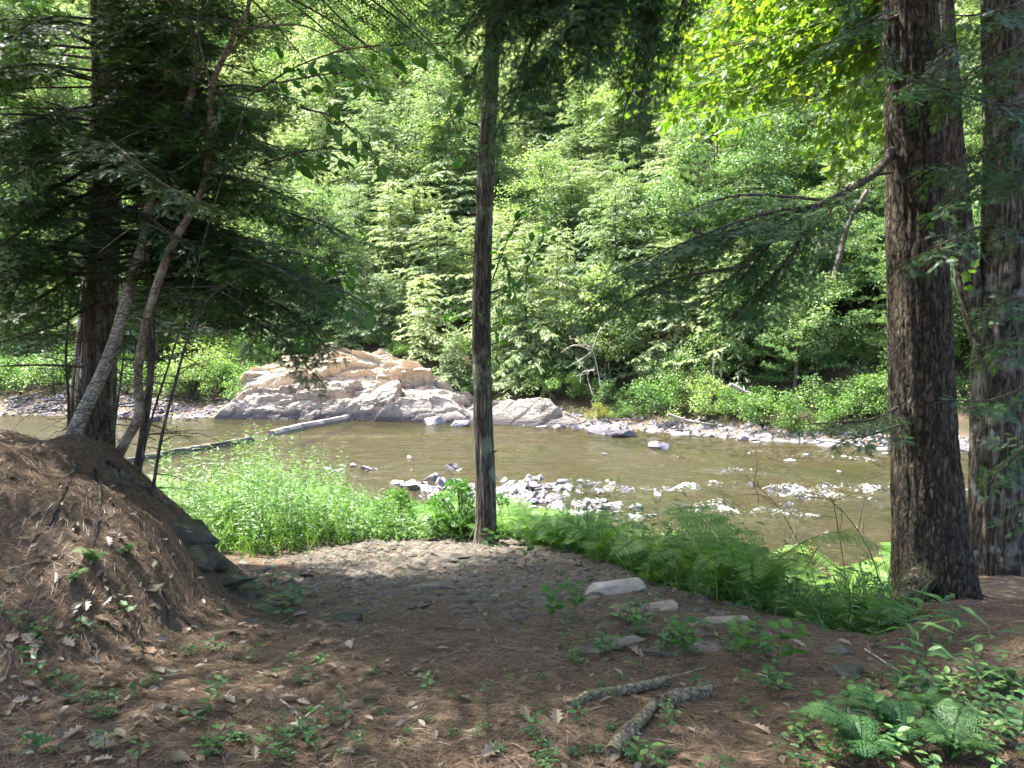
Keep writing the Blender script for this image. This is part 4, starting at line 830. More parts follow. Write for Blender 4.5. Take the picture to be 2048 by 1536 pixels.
for pts, r0 in (([(423, 180, 6.4), (395, 60, 6.3), (405, -20, 6.3)], .008), ([(450, 110, 6.4), (520, 50, 6.2), (640, 5, 6)], .008), ([(470, 60, 6.4), (600, 50, 6.2), (690, 95, 6), (720, 80, 6)], .007), ([(352, 475, 6.4), (280, 450, 6.5), (190, 510, 6.6)], .007)):
    t = Tub(); q = spline(ppath(pts), 20); t.tube(q, np.linspace(r0 * 1.4, .003, 20), 5, .1, 10, cap=False); twigs_on(t, q, 8, .4, rg, .003)
    t.build('limb', M['bark_cherry'], r2)
small_tree('slender_tree', 'straight slim dark stem between the birch and the flaking trunk, low on the mound edge', 'tree',
    [(272, 955, 17, 6.9), (285, 880, 16, 6.9), (300, 760, 14, 6.9), (303, 620, 13, 6.9), (296, 480, 10, 6.9), (295, 360, 8, 6.9), (297, 200, 6, 6.9)], 'bark_dead', tw=34, tl=.7, seed=5, sides=9)
small_tree('sapling', 'wiry leaning sapling right of the flaking trunk, rising from the mound slope', 'sapling',
    [(292, 1075, 8, 5.9), (303, 1000, 8, 5.9), (322, 880, 7, 5.9), (352, 760, 6, 5.9), (385, 650, 5, 5.9), (425, 590, 4, 5.9), (470, 560, 3, 5.9)], 'bark_dead', tw=26, tl=.5, seed=6, sides=6)
small_tree('sapling', 'bare short sapling standing close to the flaking trunk base', 'sapling', [(222, 960, 8, 6.5), (226, 880, 7, 6.5), (236, 800, 5, 6.5), (250, 690, 3, 6.5)], 'bark_dead', tw=20, tl=.5, seed=7, sides=6)
small_tree('sapling', 'thin bare sapling left of the thick trunk against the bright bushes', 'sapling', [(138, 900, 7, 7.2), (137, 800, 6, 7.2), (132, 700, 5, 7.2), (142, 600, 3, 7.2)], 'bark_dead', tw=24, tl=.6, seed=8, sides=6)

# --- centre tree
tc = empty('broadleaf_tree', (0, 0, 0), 'single straight grey trunk in the middle of the view between path and ferns', 'tree')
trunk(tc, [(974, 1140, 92, 10), (973, 1105, 70, 10), (972, 1084, 52, 10), (971, 1062, 44, 10), (972, 1030, 41, 10), (968, 900, 40, 10), (964, 740, 38, 10), (963, 620, 36, 10), (966, 480, 34, 10), (972, 330, 33, 10), (980, 200, 31, 10), (985, 80, 29, 10), (986, 0, 28, 10)], m='bark_mid', sides=60, n=220, bump=.08, bf=2.5, ridge=.008, top=(P(990, -900, 10), .04))
f = Fol(); tb = Tub(); rg = np.random.default_rng(22)
for pts, lat in (([(985, 560, 10), (1020, 470, 9.8), (1060, 420, 9.7), (1110, 400, 9.6)], .30), ([(985, 600, 10), (1040, 560, 9.8), (1090, 470, 9.6)], .3), ([(980, 660, 10), (930, 620, 9.9), (870, 610, 9.8)], .25), ([(985, 650, 10), (1030, 630, 9.9), (1060, 640, 9.8)], .25),
                 ([(955, 300, 10), (920, 270, 9.8), (890, 200, 9.7)], .3), ([(965, 320, 10), (930, 300, 9.8), (900, 310, 9.7)], .2), ([(985, 520, 10), (1010, 520, 9.9), (1030, 590, 9.8)], .25), ([(960, 680, 10), (990, 720, 9.8), (1000, 640, 9.7)], .2)):
    leaf_limb(f, tb, ppath(pts), .010, lat, .09, .13, OVATE, rg, .62, gap=.075)
c0 = P(988, -500, 10); 
for k in range(34):
    z = 7.6 + 5 * (k + .5) / 34; a = k * 2.4; L_ = 1.1 * (1.1 - .5 * (z - 7.6) / 5); b = np.array([c0[0], c0[1], z]); d = np.array([math.cos(a), .75 * math.sin(a) - .15, .25]); leaf_limb(f, tb, [b, b + d * L_ * .5, b + d * L_], .03, .7, .12, .17, OVATE, rg, .65, gap=.09)
tb.build('branches', M['bark_mid'], tc); f.build('foliage', M['ovate'], tc)

sb_ = Tub()
for py, s_, l_ in ((905, 1, .10), (760, -1, .07), (585, 1, .16), (430, -1, .12), (350, 1, .22), (250, -1, .18), (690, 1, .3), (515, -1, .35)):
    a = P(968 + s_ * 12, py, 9.95); e = a + np.array([s_ * l_, -.03, l_ * .35]); sb_.tube(spline([a, (a + e) / 2 + [0, 0, -.01], e], 6), np.linspace(.016 if l_ < .2 else .009, .006 if l_ < .2 else .003, 6), 6, .2, 20)
sb_.build('branch_stubs', M['bark_mid'], tc)
# --- big furrowed hemlock on the right
tr_ = empty('hemlock_tree', (0, 0, 0), 'big furrowed hemlock trunk at right with a knotted root and drooping dark boughs', 'tree')
trunk(tr_, [(1876, 1275, 185, 7), (1876, 1228, 172, 7), (1872, 1190, 160, 7), (1866, 1130, 148, 7), (1861, 1060, 138, 7), (1852, 940, 126, 7), (1844, 800, 118, 7), (1838, 640, 114, 7), (1834, 480, 110, 7), (1830, 300, 106, 7), (1826, 140, 100, 7), (1822, 0, 95, 7)], sides=150, bump=.045, bf=3.5, n=420, ridge=.016, top=(P(1815, -1100, 7), .12))
BN = 0
tb = Tub(); q = spline(ppath([(1850, 1150, 6.75), (1818, 1190, 6.6), (1806, 1235, 6.45), (1797, 1285, 6.3), (1775, 1330, 6.2)]), 26); tb.tube(q, np.linspace(.13, .05, 26), 14, .28, 5)
q = spline(ppath([(1815, 1215, 6.5), (1832, 1245, 6.3), (1838, 1285, 6.2)]), 14); tb.tube(q, np.linspace(.06, .03, 14), 10, .25, 7)
q = spline(ppath([(1930, 1190, 6.8), (1965, 1205, 6.6), (2030, 1210, 6.4)]), 14); tb.tube(q, np.linspace(.10, .03, 14), 10, .25, 7); tb.build('root', M['bark_big'], tr_)
f = Fol(); tb = Tub(); rg = np.random.default_rng(25)
main = ppath([(1785, 300, 6.9), (1745, 350, 6.7), (1640, 408, 6.5), (1560, 455, 6.3), (1480, 540, 6.1), (1400, 600, 5.9)])
bough(f, tb, main, .042, .55, .06, .05, .042, .075, rng=rg, n0=.25)
for k in range(17):
    xe, ye_ = rg.uniform(850, 1390), rg.uniform(40, 290); ye_ *= (1 if xe > 1180 or xe < 1030 else .6); xs_ = xe * .35 + 1330 * .65 + rg.uniform(-60, 60)
    bough(f, tb, ppath([(xs_, -260, 6.3), ((xs_ + xe) / 2 + 20, (ye_ - 260) / 2 - 30, 6.1), (xe, ye_, rg.uniform(5.6, 6.6))]), .014, .36, .055, .045, .040, .072, rng=rg, droop=.45)
tb.tube(spline(ppath([(1785, 345, 6.9), (1750, 352, 6.8), (1700, 380, 6.6)]), 8), .012, 5, cap=False)
for pts, lat in (([(1640, 408, 6.5), (1520, 430, 6.2), (1380, 480, 5.9), (1200, 560, 5.6)], .6), ([(1620, 415, 6.5), (1500, 450, 6.4), (1330, 510, 6.3), (1150, 640, 6.1)], .6), ([(1600, 430, 6.5), (1590, 500, 6.3), (1500, 600, 6.1), (1440, 650, 6)], .6),
                 ([(1640, 408, 6.5), (1600, 480, 6.2), (1560, 560, 6.0), (1500, 640, 5.8)], .5), ([(1700, 370, 6.7), (1650, 440, 6.4), (1640, 520, 6.3), (1600, 590, 6.2)], .45), ([(1560, 455, 6.3), (1420, 470, 6.1), (1330, 430, 6)], .45), ([(1650, 400, 6.6), (1480, 390, 6.4), (1350, 430, 6.2)], .45),
                 ([(1500, 530, 6.1), (1340, 560, 6.0), (1220, 620, 5.9)], .5), ([(1560, 460, 6.3), (1480, 560, 6.4), (1380, 640, 6.5)], .5),
                 # low spray in front of the water
                 ([(1795, 815, 6.8), (1740, 840, 6.6), (1670, 845, 6.5), (1600, 850, 6.4)], .36), ([(1800, 850, 6.8), (1740, 870, 6.6), (1680, 880, 6.5)], .32),
                 # right edge
                 ([(1870, 60, 6.6), (1900, 110, 6.2), (1840, 160, 5.8), (1770, 190, 5.6)], .4), ([(2110, 150, 6.2), (2020, 260, 6.0), (1930, 320, 5.9), (1850, 330, 5.8)], .55), ([(2110, 200, 6), (2000, 210, 5.8), (1900, 180, 5.6), (1800, 150, 5.5)], .5),
                 ([(2120, 290, 6), (2040, 330, 5.9), (1950, 370, 5.8), (1870, 420, 5.7)], .5), ([(2120, 60, 6), (2040, 90, 5.8), (1960, 130, 5.7), (1890, 200, 5.6)], .5), ([(2130, 420, 6), (2060, 470, 5.9), (1980, 450, 5.8), (1900, 480, 5.6), (1800, 530, 5.6)], .35),
                 ([(2140, 560, 6), (2080, 590, 5.8), (2010, 600, 5.7), (1960, 640, 5.6)], .4), ([(2140, 640, 6), (2080, 660, 5.8), (2020, 680, 5.7), (1960, 700, 5.6)], .4), ([(2140, 740, 6), (2060, 770, 5.8), (1980, 800, 5.7), (1890, 800, 5.6)], .3), ([(2140, 820, 6), (2070, 880, 5.8), (2010, 930, 5.7), (1975, 970, 5.6)], .35), ([(2140, 950, 6), (2080, 1000, 5.8), (2010, 1040, 5.7)], .3),
                 ([(2120, -20, 6), (2030, 10, 5.8), (1950, 30, 5.7), (1880, 30, 5.6)], .5),
                 # boughs hanging across the top of the view
                 ([(1300, -260, 6.2), (1190, -60, 6.1), (1130, 70, 6.0), (1020, 170, 5.9)], .5), ([(1240, -160, 6.2), (1120, -60, 6.0), (1000, 20, 5.9), (900, 60, 5.8)], .5), ([(1200, -200, 6.2), (1050, -90, 6), (930, -30, 5.8), (850, 10, 5.7)], .5),
                 ([(1330, -260, 6.2), (1210, -100, 6.2), (1180, 40, 6.2), (1175, 170, 6.2)], .35), ([(1420, -260, 6.2), (1330, -90, 6.2), (1300, 60, 6.2), (1280, 220, 6.2)], .5), ([(1440, -260, 6.4), (1390, -80, 6.3), (1350, 60, 6.3), (1330, 180, 6.3)], .5), ([(1370, -260, 6.2), (1240, -80, 6.0), (1160, 30, 5.9), (1080, 90, 5.8)], .45),
                 ([(1180, 10, 6.1), (1100, 100, 6), (1010, 230, 5.9), (980, 290, 5.9)], .35), ([(1120, 90, 6), (1060, 180, 6.2), (1100, 250, 6.3)], .3), ([(1370, -60, 6.2), (1260, -20, 6.1), (1200, 90, 6.0), (1120, 170, 5.9)], .45), ([(1300, -60, 6.3), (1210, 30, 6.4), (1240, 150, 6.5)], .4), ([(1290, -100, 6), (1100, -60, 5.8), (960, -20, 5.6)], .45),
                 ([(1620, -120, 6.6), (1700, -30, 6.5), (1690, 40, 6.4)], .3), ([(1780, 20, 6.6), (1700, 60, 6.3), (1620, 110, 6.1)], .28), ([(1790, 90, 6.8), (1770, 120, 6.4), (1720, 180, 6.2)], .25)):
    bough(f, tb, ppath(pts), .016, lat * (1.0 if BN < 9 else 1.05), .064 if BN < 9 else .056, .05 if BN < 9 else .045, .040, .072, rng=rg, droop=.3); BN += 1
q = spline(ppath([(1640, 120, 6.6), (1720, 60, 6.7), (1800, 30, 6.9)]), 10); tb.tube(q, np.linspace(.006, .014, 10), 5, cap=False)
canopy(P(1820, 0, 7), 5.3, 10, 4.4, 70, 93, f, tb, arc=(2.9, 5.2), dens=.13); canopy(P(1820, 0, 7), 5.6, 11, 2.4, 20, 98, f, tb, arc=(-.7, .9))  # unseen boughs overhead, shaped to shade the right foreground
st = spline(ppath([(1900, 1000, 7), (1895, 500, 7), (1885, 200, 7)]), 40); 
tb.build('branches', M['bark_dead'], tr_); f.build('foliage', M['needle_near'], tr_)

# --- forked maple at the right edge
tm_ = empty('maple_tree', (0, 0, 0), 'twin stemmed trunk with pale mottled bark at the right edge behind the furrowed one', 'tree')
trunk(tm_, [(1992, 1230, 118, 8.5), (1993, 1150, 108, 8.5), (1993, 1000, 98, 8.5), (1995, 860, 96, 8.5), (2000, 700, 96, 8.5), (2008, 560, 86, 8.5), (2012, 380, 78, 8.5), (2010, 180, 74, 8.5), (2004, 0, 70, 8.5)], m='bark_two', sides=120, n=300, ridge=.014, top=(P(1995, -800, 8.5), .10))
trunk(tm_, [(1985, 740, 40, 8.55), (1965, 660, 50, 8.6), (1938, 560, 48, 8.6), (1920, 450, 46, 8.6), (1905, 300, 42, 8.6), (1895, 150, 40, 8.6), (1886, 0, 38, 8.6)], name='side_trunk', m='bark_two', sides=70, n=200, ridge=.010, top=(P(1870, -700, 8.6), .05))
f = Fol(); tb = Tub(); rg = np.random.default_rng(35)
for k in range(78):
    x1 = rg.uniform(1230, 1790); y1 = rg.uniform(-60, 330) * (1 - .35 * (1600 - x1 > 0) * (1600 - x1) / 400); d1 = rg.uniform(9.5, 13.5); y0 = y1 - rg.uniform(60, 260)
    leaf_limb(f, tb, ppath([(1900, y0 - 90, 9), ((1900 + x1) / 2, y0 + .15 * (y1 - y0), (9 + d1) / 2), (x1, y1, d1)]), .012, .55, .13, .125, MAPLE, rg, .5, gap=.07, hang=.3, tilt=.3)
for pts in ([(1790, 170, 9), (1680, 230, 9), (1600, 270, 9)], [(1790, 190, 9), (1700, 290, 9), (1560, 330, 9)], [(1780, 120, 9), (1740, 140, 9), (1660, 210, 9)], [(1940, 620, 8), (1930, 560, 8), (1925, 545, 8)]):
    leaf_limb(f, tb, ppath(pts), .006, .35, .14, .12, MAPLE, rg, .5, gap=.09)
for k in range(20):
    z = 6.8 + 4.5 * (k + .5) / 20; a = 1.2 + (k * .618 % 1) * 3.5; b = np.array([P(1995, 0, 8.5)[0], 8.5, z]); d = np.array([math.cos(a), math.sin(a) * .7, .3]); leaf_limb(f, tb, [b, b + d * 1.6, b + d * 3.0], .03, .8, .16, .15, MAPLE, rg, .5, gap=.1)
tb.build('branches', M['bark_far'], tm_); f.build('foliage', M['maple'], tm_)

# --- broad leaf saplings on the left (big oval leaves)
def leafy(name, label, limbs, seed, ls=.12, stem=None, m='ovate', lat=.28):
    root = empty(name, (0, 0, 0), label, 'sapling'); f = Fol(); tb = Tub(); rg = np.random.default_rng(seed)
    if stem: tb.tube(spline(ppath(stem), 30), np.linspace(.012, .005, 30), 6, .1, 5)
    for pts in limbs: leaf_limb(f, tb, ppath(pts), .008, lat, .10, ls, OVATE, rg, .6, gap=.085, hang=.5)
    tb.build('stem', M['bark_dead'], root); f.build('foliage', M[m], root); return root
leafy('beech_sapling', 'slim sapling with large oval leaves reaching over the river from the left', [[(500, 190, 5.8), (600, 130, 5.5), (720, 95, 5.2), (920, 85, 5.0)], [(560, 165, 5.6), (640, 150, 5.4), (740, 140, 5.2)], [(600, 215, 5.6), (680, 240, 5.6), (750, 310, 5.5)], [(560, 500, 6.2), (640, 520, 6.1), (710, 560, 6.0)], [(600, 570, 6.1), (680, 580, 6), (750, 620, 5.9)], [(520, 330, 5.9), (620, 300, 5.7), (735, 300, 5.6)]], 61,
      stem=[(262, 1030, 6.2), (300, 850, 6.2), (372, 620, 6.2), (425, 420, 6.0), (500, 190, 5.8)])

# --- unseen hemlocks added beside and behind the viewer to shade the mound and the path
for k, (x, y, h, rad) in enumerate(((-6.4, 4.0, 12, 3.4), (-9.5, 6.6, 13, 3.2), (-2.7, .9, 12, 4.6), (-9.5, 1.5, 14, 3.6), (3.3, .2, 11, 4.3))):
    rt = empty('hemlock_tree', (0, 0, 0), ('dense unseen hemlock added for shade left of the needle mound', 'unseen hemlock added for shade beyond the mound on the river side', 'unseen hemlock added for shade behind the viewer on the left', 'tall unseen hemlock added for shade farthest left', 'unseen hemlock added for shade right behind the viewer')[k], 'tree')
    tt = Tub(); z0 = gz(x, y); tt.tube(spline([(x, y, z0 - .3), (x + .1, y, z0 + h * .5), (x, y, z0 + h)], 20), np.linspace(.2, .03, 20), 14, .06, 3); tt.build('trunk', M['bark_big'], rt)
    f = Fol(); tb = Tub(); canopy((x, y), 4.6, z0 + h - 1.5, rad, 84, 700 + k, f, tb, dens=.15); tb.build('branches', M['bark_dead'], rt); f.build('foliage', M['needle_near'], rt)

# ---------------------------------------------------------------- plants on the near bank
def fern(nf, L_, seed, npin=24, fine=False, w=.30, sp_=.010, m='fern'):
    rg = np.random.default_rng(seed); f = Fol(); t = Tub()
    for k in range(nf):
        a = 6.28 * k / nf + rg.normal() * .3; l = L_ * (.7 + .45 * rg.random()); o = np.array([math.cos(a), math.sin(a), 0]); el = rg.uniform(1.0, 1.42)
        pts = [np.zeros(3), (o * math.cos(el) + UP * math.sin(el)) * l * .45, (o * (math.cos(el) * .45 + .35) + UP * (math.sin(el) * .45 + .22)) * l, (o * (math.cos(el) * .45 + .68) + UP * (math.sin(el) * .45 + .12)) * l]
        q = spline(pts, npin + 4); t.tube(q, np.linspace(.006, .002, len(q)), 3, cap=False)
        d = nrm(np.gradient(q, axis=0)); u = np.linspace(0, 1, npin)[:]; p = q[4:]; dd = d[4:]
        sd = nrm(np.cross(dd, UP)); n = np.cross(sd, dd); pl = l * w * np.sin(np.pi * np.clip(.14 + .86 * u, 0, 1)) ** .8 + .01
        for s in (1, -1):
            D = nrm(sd * s + dd * .35 + UP * -.15 + .05 * rg.normal(size=dd.shape))
            if fine:
                p2, d2, n2, l2 = spawn(p, D, n, pl, sp_, 1.0, .21, .4 * sp_, .0, .05, .0, rng=rg, prof=lambda t_: 1 - .75 * t_)
                f.add(KITE, p2, d2, n2, l2, l2 * .55); f.add(KITE, p, D, n, pl, pl * .06)
            else: f.add(TWIG, p, D, n, pl, np.maximum(pl * .30, .013))
    root = empty('fern'); t.build('stalks', M[m], root); f.build('fronds', M[m], root); return root
def herb(seed, n=7, h=.7):
    rg = np.random.default_rng(seed); f = Fol(); t = Tub()
    for k in range(n):
        b = np.array([rg.normal() * .08, rg.normal() * .08, 0]); tp_ = b + np.array([rg.normal() * .15, rg.normal() * .15, h * rg.uniform(.6, 1.1)]); t.tube(np.array([b, (b + tp_) / 2, tp_]), [.004, .003, .0015], 3, cap=False)
        m = 14; u = rg.uniform(.2, 1, m)[:, None]; p = b + (tp_ - b) * u; a = rg.random(m) * 6.28; D = np.stack([np.cos(a), np.sin(a), .25 + 0 * a], -1); f.add(LANCE, p, D, UP + .3 * rg.normal(size=(m, 3)), .10 * (1.2 - u[:, 0] * .5), .028)
    root = empty('herb'); t.build('stems', M['herb'], root); f.build('leaves', M['herb'], root); return root
def seedling(seed, h, ls, n, tm=OVATE, asp=.6, name='seedling', m='cover', st=1):
    rg = np.random.default_rng(seed); f = Fol(); t = Tub()
    for s_ in range(st):
        b = np.array([rg.normal() * .05 * (st > 1), rg.normal() * .05 * (st > 1), -.01]); tp_ = b + np.array([rg.normal() * .05, rg.normal() * .05, h * rg.uniform(.7, 1.1)]); t.tube(spline([b, (b + tp_) / 2 + rg.normal(size=3) * .01, tp_], 6), np.linspace(.003, .0015, 6), 4, cap=False)
        u = np.linspace(.45, 1, n)[:, None]; p = b + (tp_ - b) * u; a = np.arange(n) * 2.6 + rg.random() * 6; D = np.stack([np.cos(a), np.sin(a), .15 + .2 * rg.normal(size=n)], -1); f.add(tm, p + D * .015, D, UP + .25 * rg.normal(size=(n, 3)), ls * (.65 + .5 * rg.random(n)), ls * asp * .9)
    root = empty(name); t.build('stem', M['bark_dead'], root); f.build('leaves', M[m], root); return root
fe = [fern(8, 1.0, 71, 32, False, .24), fern(7, 1.15, 72, 34, False, .22), fern(9, .85, 73, 28, False, .26), fern(6, .75, 74, 26, False, .28), fern(5, 1.2, 76, 36, False, .21)]
used.clear()
def on_screen(x, y, z=None):
    z = gz(x, y) if z is None else z; d = y * cp - (z - CAM_Z) * sp; return 1024 + FPX * x / d
g1 = 'green ferns on the near river bank'
spots = []
for k in range(1500):
    x = R.uniform(-8, 5.6); y = R.uniform(6, 20); a, b = float(y_edge(x)) + .15, float(y_shore(x)) + .2
    if not (a < y < b): continue
    px = on_screen(x, y)
    if px < 380 or px > 1830: continue
    left = px < 850
    if left and (y < a + 1.0 or R.random() < .55): continue
    if abs(x + .35) < .3 and abs(y - 10) < .5: continue
    if 1130 < px < 1420 and y < 7.4: continue
    if any((x - q[0]) ** 2 + (y - q[1]) ** 2 < (.25 if not left else .4) ** 2 for q in spots): continue
    if 860 < px < 1330 and y > 13.2: continue
    if 690 < px <= 860 and y > 13.5: continue
    if px < 690 and y > 17: continue
    if px > 1330 and y > b - 1.3: continue
    if x > 3.2 and y < 8: continue
    spots.append((x, y))
print('ferns', len(spots))
for x, y in spots:
    px = on_screen(x, y); tall = R.uniform(.65, 1.2) * (.88 if px > 1330 else (.66 if px > 930 else .66))
    lb = 'broad green fern among the sunny weeds left of the centre trunk' if px < 940 else ('lush fern in the bank of ferns right of the centre trunk' if px < 1330 else 'backlit yellow green fern on the bank left of the furrowed trunk')
    place(fe[int(R.integers(5))], x, y, tall, label=lb, cat='fern', group=g1)
for px, py, d in ((1245, 1165, 9.4), (1310, 1150, 9.4), (1622, 1145, 10.6)):
    pass
# leafy weeds: mass of narrow-leaved stems nobody could count
f = Fol(); tb_pts = []; rg = np.random.default_rng(81); n = 0; Pp = []; Hh = []
while n < 3600:
    x = rg.uniform(-9, 5.5, 4000); y = rg.uniform(5.5, 22, 4000); a, b = y_edge(x) + .0, y_shore(x) + .4; px = 1024 + FPX * x / y
    dens = np.where(px < 860, 1.0, np.where(px < 1300, .5, .8)) * np.where(vnoise(x * 1.5, y * 1.5) > -.35, 1, .3); ok = (a < y) & (y < b) & (px > 300) & (px < 1850) & ~((px < 500) & (y > 16)) & (rg.random(4000) < dens) & ~((x > .8) & (x < 1.5) & (y < 7.6))
    Pp.append(np.stack([x[ok], y[ok]], -1)); n += ok.sum()
Pp = np.concatenate(Pp)[:3600]; zz = H(Pp[:, 0], Pp[:, 1]); k = 16
hh = rg.uniform(.35, 1.1, len(Pp)) * np.where(1024 + FPX * Pp[:, 0] / Pp[:, 1] < 800, 1.1, .65) * (.55 + .45 * sstep(0, 1.2, Pp[:, 1] - y_edge(Pp[:, 0]))) * np.clip(.9 + .75 * vnoise(Pp[:, 0] * .9, Pp[:, 1] * .7, 4), .35, 1.5) * np.where((1024 + FPX * Pp[:, 0] / Pp[:, 1] < 470) & (Pp[:, 1] > 13), .5, 1) * np.where((1024 + FPX * Pp[:, 0] / Pp[:, 1] > 690) & (1024 + FPX * Pp[:, 0] / Pp[:, 1] < 1000) & (Pp[:, 1] > 12.5), .45, 1); tip = rg.normal(size=(len(Pp), 2)) * .12
u = np.tile(np.linspace(.15, 1, k), len(Pp)); i = np.repeat(np.arange(len(Pp)), k); base = np.column_stack([Pp, zz]); p = base[i] + np.column_stack([tip[i] * u[:, None] ** 1.5, hh[i] * u])
a = rg.random(len(i)) * 6.28; D = np.stack([np.cos(a), np.sin(a), rg.uniform(-.1, .7, len(i))], -1); l = .14 * (1.15 - .5 * u) * rg.uniform(.7, 1.2, len(i)); f.add(LANCE, p, D, UP + .35 * rg.normal(size=D.shape), l, l * .26)
f.add(NEEDLE, base, np.column_stack([tip, hh]), np.tile([0., 1, 0], (len(Pp), 1)), hh * 1.02, .007)
tag(f.build('weeds', M['herb']), 'bright narrow leaved weeds filling the low bank behind the path', 'weeds', kind='stuff')
# grass blades along the same bank and over the path edge
f = Fol(); rg = np.random.default_rng(82); n = 9000; x = rg.uniform(-9, 5.5, n * 3); y = rg.uniform(5.5, 20, n * 3); ye_ = y_edge(x); px = 1024 + FPX * x / y
ok = (y > ye_ - .5 * rg.random(n * 3)) & (y < y_shore(x) + .3) & (px > 280) & (px < 1850) & ~((px < 500) & (y > 17)) & (rg.random(n * 3) < np.where(px < 700, 1, .35)); x, y = x[ok][:n], y[ok][:n]
b = np.column_stack([x, y, H(x, y)]); D = nrm(np.column_stack([rg.normal(size=(len(x), 2)) * .35, np.ones(len(x))])); l = rg.uniform(.2, .6, len(x)); N = nrm(rg.normal(size=b.shape) * [1, 1, .2])
f.add(T([(0, .5, 0), (.5, .4, -.03), (.85, .15, -.12), (1, 0, -.2), (.5, -.4, -.03), (0, -.5, 0)], [(0, 5, 4, 1), (1, 4, 2), (2, 4, 3)]), b, D, N, l, .009)
tag(f.build('grass', M['herb']), 'fine light green grass along the river bank', 'grass', kind='stuff')
# small dark shrubby plants near the centre trunk
sap = shrub(1.25, .55, 91, M['ovate'], 'sapling', 16, 130, .05)
for px, py, d, s, lb in ((925, 1095, 10.6, 1.0, 'fine leaved dark sapling just left of the centre trunk foot'), (800, 1080, 11.4, .9, 'fine leaved small sapling at the edge of the weeds left of the centre trunk'), (1100, 1130, 10.4, .6, 'little bushy sapling right of the centre trunk foot')):
    x = gx(px, d); place(sap, x, d, s, label=lb, cat='sapling')
# rusty fertile fronds and bare stems on the right bank
f = Fol(); t = None
rf = []
for px, py, d in ((1622, 1115, 9.2), (1592, 1135, 9.3)):
    f = Fol(); a = P(px, py, d); q = spline([a + [0, 0, -.45], a + [0, 0, -.1], a + [.03, 0, .18]], 8); n = 60; u = rg.random(n)
    pp = a + np.column_stack([rg.normal(size=n) * .02, rg.normal(size=n) * .02, -.1 + .3 * u]); f.add(KITE, pp, np.column_stack([rg.normal(size=n), rg.normal(size=n), 1.5 + 0 * u]), rg.normal(size=(n, 3)), .05, .02); f.add(NEEDLE, a[None] + [0, 0, -.6], UP[None], np.array([[0, 1., 0]]), .7, .012)
    tag(f.build('fertile_frond', M['rust']), 'rust coloured feathery frond standing above the right hand ferns, one of two', 'fern frond', 'pair of rust coloured fronds')
for k, (pts, r0, lb) in enumerate((([(1655, 1290, 6.3), (1625, 1150, 6.4), (1560, 1020, 6.5), (1490, 950, 6.6)], .005, 'long thin dark bare stem arching left above the right hand ferns'), ([(1700, 1290, 6.6), (1690, 1150, 6.6), (1670, 1020, 6.6), (1665, 1000, 6.6)], .005, 'dark thin bare stem rising straight above the ferns'), ([(1790, 1290, 6.5), (1750, 1130, 6.5), (1700, 1040, 6.5), (1640, 985, 6.5)], .006, 'dark bare stem leaning left from beside the furrowed trunk'),
                            ([(1500, 1230, 7.6), (1480, 1120, 7.6), (1430, 1060, 7.6)], .004, 'bleached bare twig sticking out between two fern clumps'), ([(1560, 1180, 8.2), (1580, 1110, 8.2), (1590, 1060, 8.2)], .005, 'pale dead twig spreading over the ferns near the water'), ([(1405, 1225, 7.4), (1398, 1170, 7.4), (1390, 1100, 7.4)], .006, 'short pale dead stick upright in the ferns below the open water'))):
    stick('bare_stem', ppath(pts), r0, .002, M['bark_dead'] if k < 3 else M['drift'], lb, 'stem', 5, .1, 24, 14, seed=300 + k, tl=.32)
# ---------------------------------------------------------------- stones, logs, litter on the near ground
def on(px, py): return G(px, py)
for px, py, s, me_, sc, lb, m in ((366, 1055, .36, block[2], (1.1, .9, 1.15), 'mossy boulder face at the river end of the needle mound', 'mossy'), (430, 1135, .17, block[1], (1.2, .9, .9), 'small dark rock in the steep foot of the mound', 'mossy'), (398, 1085, .15, block[5], (1, .9, 1.1), 'mossy rock below the boulder, half hidden in needles', 'mossy'), (500, 1190, .13, block[2], (1.2, 1, .8), 'small dark stone where the mound meets the path', 'mossy'), (300, 1180, .13, slab[0], (1.2, 1, .9), 'dark stone poking out of the middle of the mound slope', 'mossy'), (392, 1112, .26, block[3], (1, .9, 1), 'small mossy rock under the boulder on the mound slope', 'mossy'), (455, 1163, .26, slab[3], (1.1, .8, .7), 'thin dark rock ledge sticking out low on the mound slope', 'mossy'),
                                  (690, 1240, .17, block[0], (1.25, .9, .95), 'rounded mossy stone half buried in the needles left of the path middle', 'mossy'), (1705, 1352, .17, block[4], (1, .9, 1), 'green mossy stone left of the pale one in the right foreground', 'mossy'), (1850, 1375, .17, slab[1], (1.2, 1, 1), 'pale lichen covered stone under the herbs in the right foreground', 'schist'),
                                  (1690, 1305, .16, slab[5], (1.2, 1, .8), 'small flat stone left of the knotted root', 'schist'), (1240, 1183, .25, block[1], (1.5, .7, .95), 'split chunk of rock with pale top and red brown face by the path edge', 'redrock'), (1170, 1300, .30, slab[6], (1.5, .6, .2), 'long low bedrock slab just right of the path middle', 'schist'), (1400, 1296, .36, slab[2], (1.5, .45, .2), 'long flat bedrock ledge along the drop to the ferns', 'schist'),
                                  (1320, 1215, .2, slab[0], (1.3, .9, .6), 'flat tan stone behind the cut log piece', 'redrock'), (1410, 1245, .25, slab[4], (1.5, .8, .4), 'sunlit tan stone in the hollow below the ferns', 'redrock'), (900, 1112, .42, slab[3], (1.5, .8, .45), 'long flat grey slab at the foot of the centre trunk', 'schist'), (870, 1175, .24, slab[5], (1.5, .9, .7), 'pale greenish slab on the stony part of the path', 'schist'), (750, 1085, .22, slab[6], (1.4, .8, .7), 'pale flat stone where the path meets the weeds', 'schist')):
    g = on(px, py); put_rock(me_, g[0], g[1], s, M[m], 'rock' if s < .5 else 'boulder', lb, 'rock', z=g[2], tilt=.08, sc=sc, rz=.2, sink=.55 if 'mossy boulder' in lb else .28)
